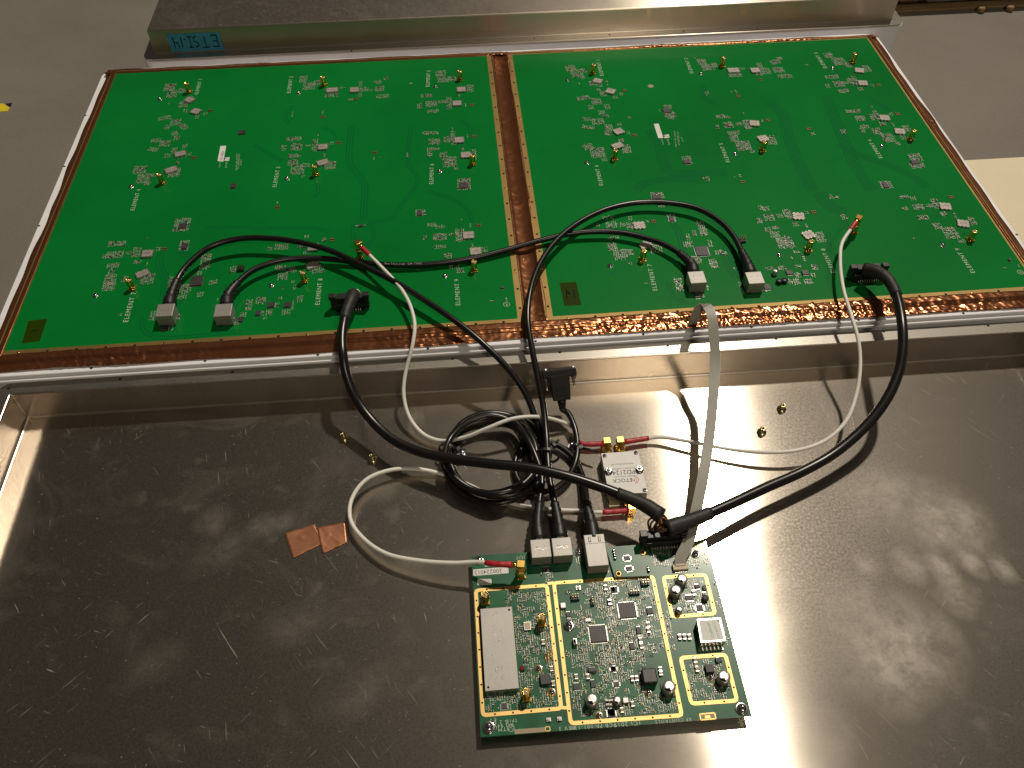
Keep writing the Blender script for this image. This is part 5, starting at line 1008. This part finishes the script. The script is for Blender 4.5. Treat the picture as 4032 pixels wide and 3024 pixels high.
mb = MB(); mb.box((JC.x, JC.y + 11.5, ZB + 10.8), (5.4, 8.0, 1.0), 'clear'); mb.build('latch_tab', se, bevel=.2)
X = Vector((1, -.05, 0)); X = (X - dd * X.dot(dd)).normalized(); Z = X.cross(dd).normalized()
if Z.z < 0: Z = -Z
def dm(x, y, z): return dT + X * x + dd * y + Z * z
def dbox(mb, x0, x1, y0, y1, z0, z1, m, tx=0.0):
    vs = [dm(x0, y0, z0), dm(x1, y0, z0), dm(x1 - tx, y1, z0), dm(x0 + tx, y1, z0), dm(x0, y0, z1), dm(x1, y0, z1), dm(x1 - tx, y1, z1), dm(x0 + tx, y1, z1)]
    mb.add(vs, [(3, 2, 1, 0), (4, 5, 6, 7), (0, 1, 5, 4), (1, 2, 6, 5), (2, 3, 7, 6), (3, 0, 4, 7)], m)
dl = (dB - dT).length
mb = MB(); dbox(mb, -9.2, 9.2, 3, dl, -6.5, 6.5, 'boot', 1.2); hood = mb.build('plug_hood', se, bevel=.8)
mb = MB(); dbox(mb, -15.5, 15.5, -1.5, 5.5, -6, 6, 'boot'); mb.build('plug_flange', hood, bevel=.8)
for k in range(5):
    mb = MB(); dbox(mb, -4.6, 4.6, 12.5 + k * 1.9, 13.5 + k * 1.9, 6.4, 7.0, 'boot'); mb.build('grip_rib', hood, bevel=.15)
for s in (-1, 1):
    mb = MB(); q = [dm(s * 12.6, y, 2.5) for y in (-3, 1, 5, 8.5, 9.5, 17.0)]; mb.tube(q, [2.4, 2.4, 2.4, 2.0, 1.2, 1.0], 'zinc', 12); mb.build('thumb_screw', hood)
mb = MB(); mb.tube([dB - dd * 1, dB + dd * 3, dB + dd * 8], [4.2, 4.0, 3.2], 'boot', 14); mb.build('strain_relief', se)
# zip ties
def tie(pts, r, name, label, tail):
    c = sum(pts, Vector()) / len(pts); d = (pts[-1] - pts[0]).normalized() if len(pts) > 1 else Vector((0, 1, 0))
    return c
def ztie(c, axis, r, label, tail):
    c = Vector(c); axis = Vector(axis).normalized(); u = axis.orthogonal().normalized(); v = axis.cross(u)
    o = thing('cable_tie', c, label, 'cable tie', 'black cable ties')
    mb = MB(); n = 24; vs = []; fs = []
    for k in range(n):
        a = 2 * math.pi * k / n; dr = u * math.cos(a) + v * math.sin(a)
        for (rr, h) in ((r, -1.3), (r + .9, -1.3), (r + .9, 1.3), (r, 1.3)): vs.append(c + dr * rr + axis * h)
    for k in range(n):
        k2 = (k + 1) % n
        for e in range(4): fs.append((k * 4 + e, k * 4 + (e + 1) % 4, k2 * 4 + (e + 1) % 4, k2 * 4 + e))
    mb.add(vs, fs, 'black'); mb.build('band', o)
    t = Vector(tail); hd = c + t.normalized() * (r + 1.5); mb = MB(); mb.box(hd - Vector((0, 0, 2)), (4.6, 4.2, 4.4), 'black', .4); mb.build('head', o, bevel=.4)
    mb = MB(); e = hd + t; mb.tube([hd, hd.lerp(e, .5) + Vector((0, 0, 1)), e], [1.3, 1.2, 1.0], 'black', 6); mb.build('tail', o)
ztie(V(1181, 985, -30), (0.1, 1, 0), 10.5, 'cable tie round the bundle where the cables meet the coil', (4, 3, 4))
ztie(V(968, 972, -37), (0.35, 1, 0), 8.0, 'cable tie on the left side of the big coil', (6, -1, 1))
ztie(V(1244, 965, -37), (-.05, 1, 0), 3.2, 'cable tie on the serial cable with its tail pointing right', (14, -7, 2))

# white coaxial cables with red heat shrink
def coax(label, pts, red0, red1):
    path = smooth_path(pts, 2.2); o = thing('coaxial_cable', path[len(path) // 2], label, 'cable', 'white coaxial cables')
    mb = MB(); mb.tube(path, 1.75, 'coax', 12); mb.build('jacket', o)
    for (pth, n) in ((path, red0), (path[::-1], red1)):
        k = max(4, int(n / 2.2)); mb = MB(); q = pth[:k]; mb.tube(q, [2.5 - .25 * (i / k) + .12 * math.sin(i * 1.9) for i in range(k)], 'red', 12); mb.build('red_sleeve', o)
    return o, path
def elbow(parent, c, d, h):   # right-angle gold plug sitting on a jack at c, cable leaving along d
    d = Vector(d); d.z = 0; d.normalize()
    mb = MB(); mb.lathe([(4.0, 4.2), (4.3, 4.6), (4.3, 10.2), (3.8, 10.6), (3.0, 11.0), (3.0, h - 3.4)], c, 'brightgold', 6, smooth=False); e = mb.build('coupling_nut', parent)
    mb = MB(); a = math.atan2(d.y, d.x); mb.box((c.x, c.y, c.z + h - 4.5), (6.4, 6.4, 6.4), 'brightgold', a); mb.build('elbow_block', e, bevel=.4)
    p0 = Vector((c.x, c.y, c.z + h - 1.3)); mb = MB(); mb.tube([p0 + d * 3, p0 + d * 5, p0 + d * 8.5], [2.4, 2.1, 2.0], 'brightgold', 10); mb.build('ferrule', e)
    return p0 + d * 7
SL = W(6, 930, 580, 0); SL.z = 0; sma(BL, SL)
SRr = W(8, 770, 352, 0); SRr.z = 0; sma(BR, SRr)
def from_to(c, h, nxt): d = Vector(nxt) - Vector(c); d.z = 0; d.normalize(); return Vector((c.x, c.y, c.z + h - 1.3)) + d * 7, d
hS = 19.0
n0 = V(835, 588, 14); s0, d0 = from_to(SL, hS, n0)
e0 = pA + Vector((0, 10.5, 0)); e0b = e0 + Vector((-12, 0, 0))
oc, p1 = coax('white coaxial cable from the left board that snakes across the tray to the divider',
    [s0, s0 + d0 * 12 + Vector((0, 0, -1)), V(850, 604, 15), V(872, 632, 14), V(888, 665, 13), V(896, 705, 10), V(890, 750, 2), V(877, 800, -12), V(872, 850, -24), V(884, 900, -34), V(915, 938, -40), V(955, 952, -40), V(1005, 944, -34), V(1055, 924, -24), V(1105, 905, -20), V(1150, 900, -22), V(1200, 907, -34), V(1240, 925, -42), e0 + Vector((-24, 2.5, 0)), e0b, e0 + Vector((-4, 0, 0))], 16, 22)
elbow(oc, SL, d0, hS)
n0 = V(1828, 510, 14); s0, d0 = from_to(SRr, hS, n0)
e1 = pB + Vector((0, 10.5, 0))
oc2, p2 = coax('white coaxial cable swinging from the right board in a wide arc to the divider',
    [s0, s0 + d0 * 11 + Vector((0, 0, -1)), V(1819, 525, 16), V(1815, 565, 16), V(1822, 625, 15), V(1840, 685, 12), V(1854, 735, 6), V(1858, 790, -4), V(1850, 850, -14), V(1828, 908, -22), V(1785, 950, -28), V(1725, 972, -32), V(1655, 977, -34), V(1575, 970, -36), V(1490, 954, -38), V(1425, 944, -40), e1 + Vector((24, 2, 0)), e1 + Vector((4, 0, 0))], 16, 26)
elbow(oc2, SRr, d0, hS)
e2 = pC + Vector((2.0, -13.0, -1.0))
s0, d0 = from_to(SJ, hS, SJ + Vector((-10, 1.5, 0)))
oc3, p3 = coax('white coaxial cable looping left across the tray from the small board',
    [s0, s0 + d0 * 14, V(1030, 1214, -25), V(980, 1216, -28), V(905, 1211, -32), V(835, 1196, -36), V(785, 1163, -38), V(757, 1122, -38), V(760, 1078, -37), V(790, 1037, -36), V(840, 1016, -37), V(900, 1013, -40), V(958, 1025, -45), V(1010, 1046, -46), V(1060, 1070, -46), V(1120, 1091, -46), V(1200, 1101, -45.5), V(1270, 1104, -45), e2 + Vector((-34, 1, 0)), e2 + Vector((-18, 0, 0)), e2 + Vector((-4, 0, 0))], 22, 22)
elbow(oc3, SJ, d0, hS)
for (ow, q, s) in ((oc, pA, 1), (oc2, pB, 1), (oc3, pC, -1)):
    mb = MB(); mb.box((q.x + (2.0 if s < 0 else 0), q.y + s * 11.4, q.z - 3.6), (6.6, 6.6, 7.2), 'brightgold'); mb.build('elbow_block', ow, bevel=.4)
# thick power harnesses
def harness(label, pts, r, sl0, sl1):
    path = smooth_path(pts, 3.0); o = thing('power_harness', path[len(path) // 2], label, 'cable', 'thick black power harnesses')
    mb = MB(); mb.tube(path, r, 'rubber', 16); mb.build('jacket', o)
    for (pth, n, ra, rb) in ((path, *sl0), (path[::-1], *sl1)):
        k = int(n / 3); mb = MB(); mb.tube(pth[:k], [ra + (rb - ra) * min(1, 1.25 * i / (k - 1)) + .15 * math.sin(i * 2.2) for i in range(k)], 'shrink', 16); mb.build('heat_shrink_boot', o)
    return o, path
wA = pc + Vector((-2, 20, 11)); wB = pc + Vector((10, 17, 11))
h1, _ = harness('thick black power harness hanging from the left board across the middle of the tray',
    [V(764, 636, 14), V(759, 648, 17), V(750, 670, 18), V(743, 696, 18), V(739, 730, 16), V(741, 770, 12), V(750, 815, 0), V(770, 862, -12), V(803, 908, -20), V(850, 950, -23), V(910, 977, -22), V(980, 992, -18), V(1060, 1002, -13), V(1140, 1010, -10), V(1210, 1025, -10), V(1280, 1046, -12), V(1340, 1068, -14), V(1395, 1092, -14), V(1428, 1114, -14)], 4.4, (38, 6.6, 4.9), (40, 6.6, 5.2))
h2, _ = harness('thick black power harness curving down the right side from the right board',
    [V(1868, 582, 16), V(1890, 586, 20), V(1912, 598, 23), V(1930, 622, 24), V(1942, 660, 24), V(1949, 705, 22), V(1950, 750, 16), V(1942, 800, 8), V(1922, 850, 0), V(1892, 895, -8), V(1850, 940, -16), V(1795, 984, -22), V(1730, 1020, -24), V(1655, 1053, -23), V(1580, 1088, -21), V(1515, 1116, -19), V(1462, 1135, -18), V(1440, 1143, -18)], 4.5, (50, 6.6, 5.1), (44, 7.2, 5.4))
for (ow, st, seed) in ((h1, V(1424, 1112, -14), 1), (h2, V(1446, 1141, -18), 2)):
    rnd = random.Random(seed)
    for k in range(15):
        e = pc + Vector((-11 + k * 1.55 + (-.6 if seed == 1 else .6), 3.0 + rnd.uniform(-1, 2), 10.0)); mid = (st + e) / 2 + Vector((rnd.uniform(-5, 5), rnd.uniform(-2, 4), rnd.uniform(2, 6)))
        mb = MB(); mb.tube(smooth_path([st + Vector((rnd.uniform(-3, 3), rnd.uniform(-2, 2), rnd.uniform(-2, 2))), mid, e], 2), .85, rnd.choice(('wire1', 'wire2', 'wire1', 'wire1', 'black')), 7); mb.build('wire', ow)
mb = MB(); mb.box(pc + Vector((0, 1.0, 10.7)), (27, 7, 3.2), 'black'); mb.build('crimp_cover', h1, bevel=.5)
mb = MB(); mb.box(cl + Vector((0, 1.5, 11.2)), (24, 7.5, 4.0), 'black'); mb.build('plug_block', h1, bevel=.6)
mb = MB(); mb.box(cr_ + Vector((0, 1.5, 11.2)), (24, 7.5, 4.0), 'black'); mb.build('plug_block', h2, bevel=.6)
mb = MB()
for k in range(6): mb.tube(smooth_path([cl + Vector((2 + k * 1.7, 3.5, 14)), cl + Vector((1 + k * 1.5, 5.5, 18)), cl + Vector((0 + k * .6, 1, 19))], 1.5), .7, 'coax' if k % 2 else 'wire2', 6)
mb.build('wire_loops', h1)
# grey ribbon cable
rp = [W(7, 1600, 1195, -7), W(7, 1612, 1150, 4), W(7, 1640, 1080, 18), W(7, 1672, 1020, 25), W(7, 1712, 998, 28), W(7, 1752, 1030, 28), W(7, 1778, 1110, 26), W(7, 1788, 1200, 22), V(1545, 775, 8), V(1540, 860, -2), V(1531, 950, -10), V(1517, 1040, -16), V(1500, 1120, -23), V(1485, 1175, -29), Vector((FF.x + 1.0, FF.y + 6, ZB + 5.5)), Vector((FF.x, FF.y + 1.6, ZB + 3.2))]
rpath = smooth_path(rp, 2.5); rb = thing('ribbon_cable', rpath[len(rpath) // 2], 'flat grey ribbon cable running from the copper edge down to the small board', 'cable')
NW = 10; WD = 9.6
side = []
for i, p in enumerate(rpath):
    t = (rpath[min(i + 1, len(rpath) - 1)] - rpath[max(i - 1, 0)]).normalized(); s = Vector((1, 0.02, 0)); s = (s - t * s.dot(t)).normalized(); side.append((s, s.cross(t).normalized()))
for k in range(NW):
    mb = MB(); off = (k - (NW - 1) / 2) * WD / NW; vs = []; fs = []; pr = ((-.5, 0), (-.32, .42), (.32, .42), (.5, 0), (.32, -.42), (-.32, -.42))
    for i, p in enumerate(rpath):
        s, n = side[i]
        for (a, b) in pr: vs.append(p + s * (off + a * WD / NW * .84) + n * b * .85)
    q = len(pr)
    for i in range(len(rpath) - 1):
        for e in range(q): fs.append((i * q + e, i * q + (e + 1) % q, (i + 1) * q + (e + 1) % q, (i + 1) * q + e))
    fs.append(tuple(range(q))); fs.append(tuple(range((len(rpath) - 1) * q, len(rpath) * q)))
    mb.add(vs, fs, 'ribbon' ); mb.build('conductor', rb)
mb = MB(); vs = []; fs = []
for i, p in enumerate(rpath):
    s, n = side[i]; vs += [p - s * WD * .47 + n * .12, p + s * WD * .47 + n * .12, p + s * WD * .47 - n * .12, p - s * WD * .47 - n * .12]
for i in range(len(rpath) - 1):
    for e in range(4): fs.append((i * 4 + e, i * 4 + (e + 1) % 4, i * 4 + 4 + (e + 1) % 4, i * 4 + 4 + e))
mb.add(vs, fs, 'ribbondark'); mb.build('web', rb)
# printing on the jackets
def print_on(parent, path, s0, txt, size, r, ang, ink='silk'):
    me = text_data(txt, size, ink); fr = frames(path); acc = [0.0]
    for a, b in zip(path, path[1:]): acc.append(acc[-1] + (b - a).length)
    mb = MB(); vs = []
    for v in me.vertices:
        s = s0 + v.co.x * 1000; i = max(0, min(len(path) - 2, next((k for k in range(len(acc)) if acc[k] > s), len(acc) - 1) - 1))
        f = (s - acc[i]) / max(1e-6, acc[i + 1] - acc[i]); p = path[i].lerp(path[i + 1], f); t, u, w_ = fr[i]
        a = ang + v.co.y * 1000 / r; vs.append(p + (u * math.cos(a) + w_ * math.sin(a)) * (r + .05))
    mb.add(vs, [tuple(p.vertices) for p in me.polygons], ink); mb.build('printed_lettering', parent)
ob = [x for x in D.objects if x.name == 'network_cable'][0]
print_on(ob, pEB, 205, 'StarTech.com  CM TYPE', 3.0, 2.95, math.radians(70))
print_on(D.objects['network_cable.002'], pEC, 85, '--- -- ---- -- ---', 2.8, 2.95, math.radians(70), 'greyink')
print_on(oc2, p2, 120, '-- --- -- --- -', 2.2, 1.75, math.radians(80), 'greyink')
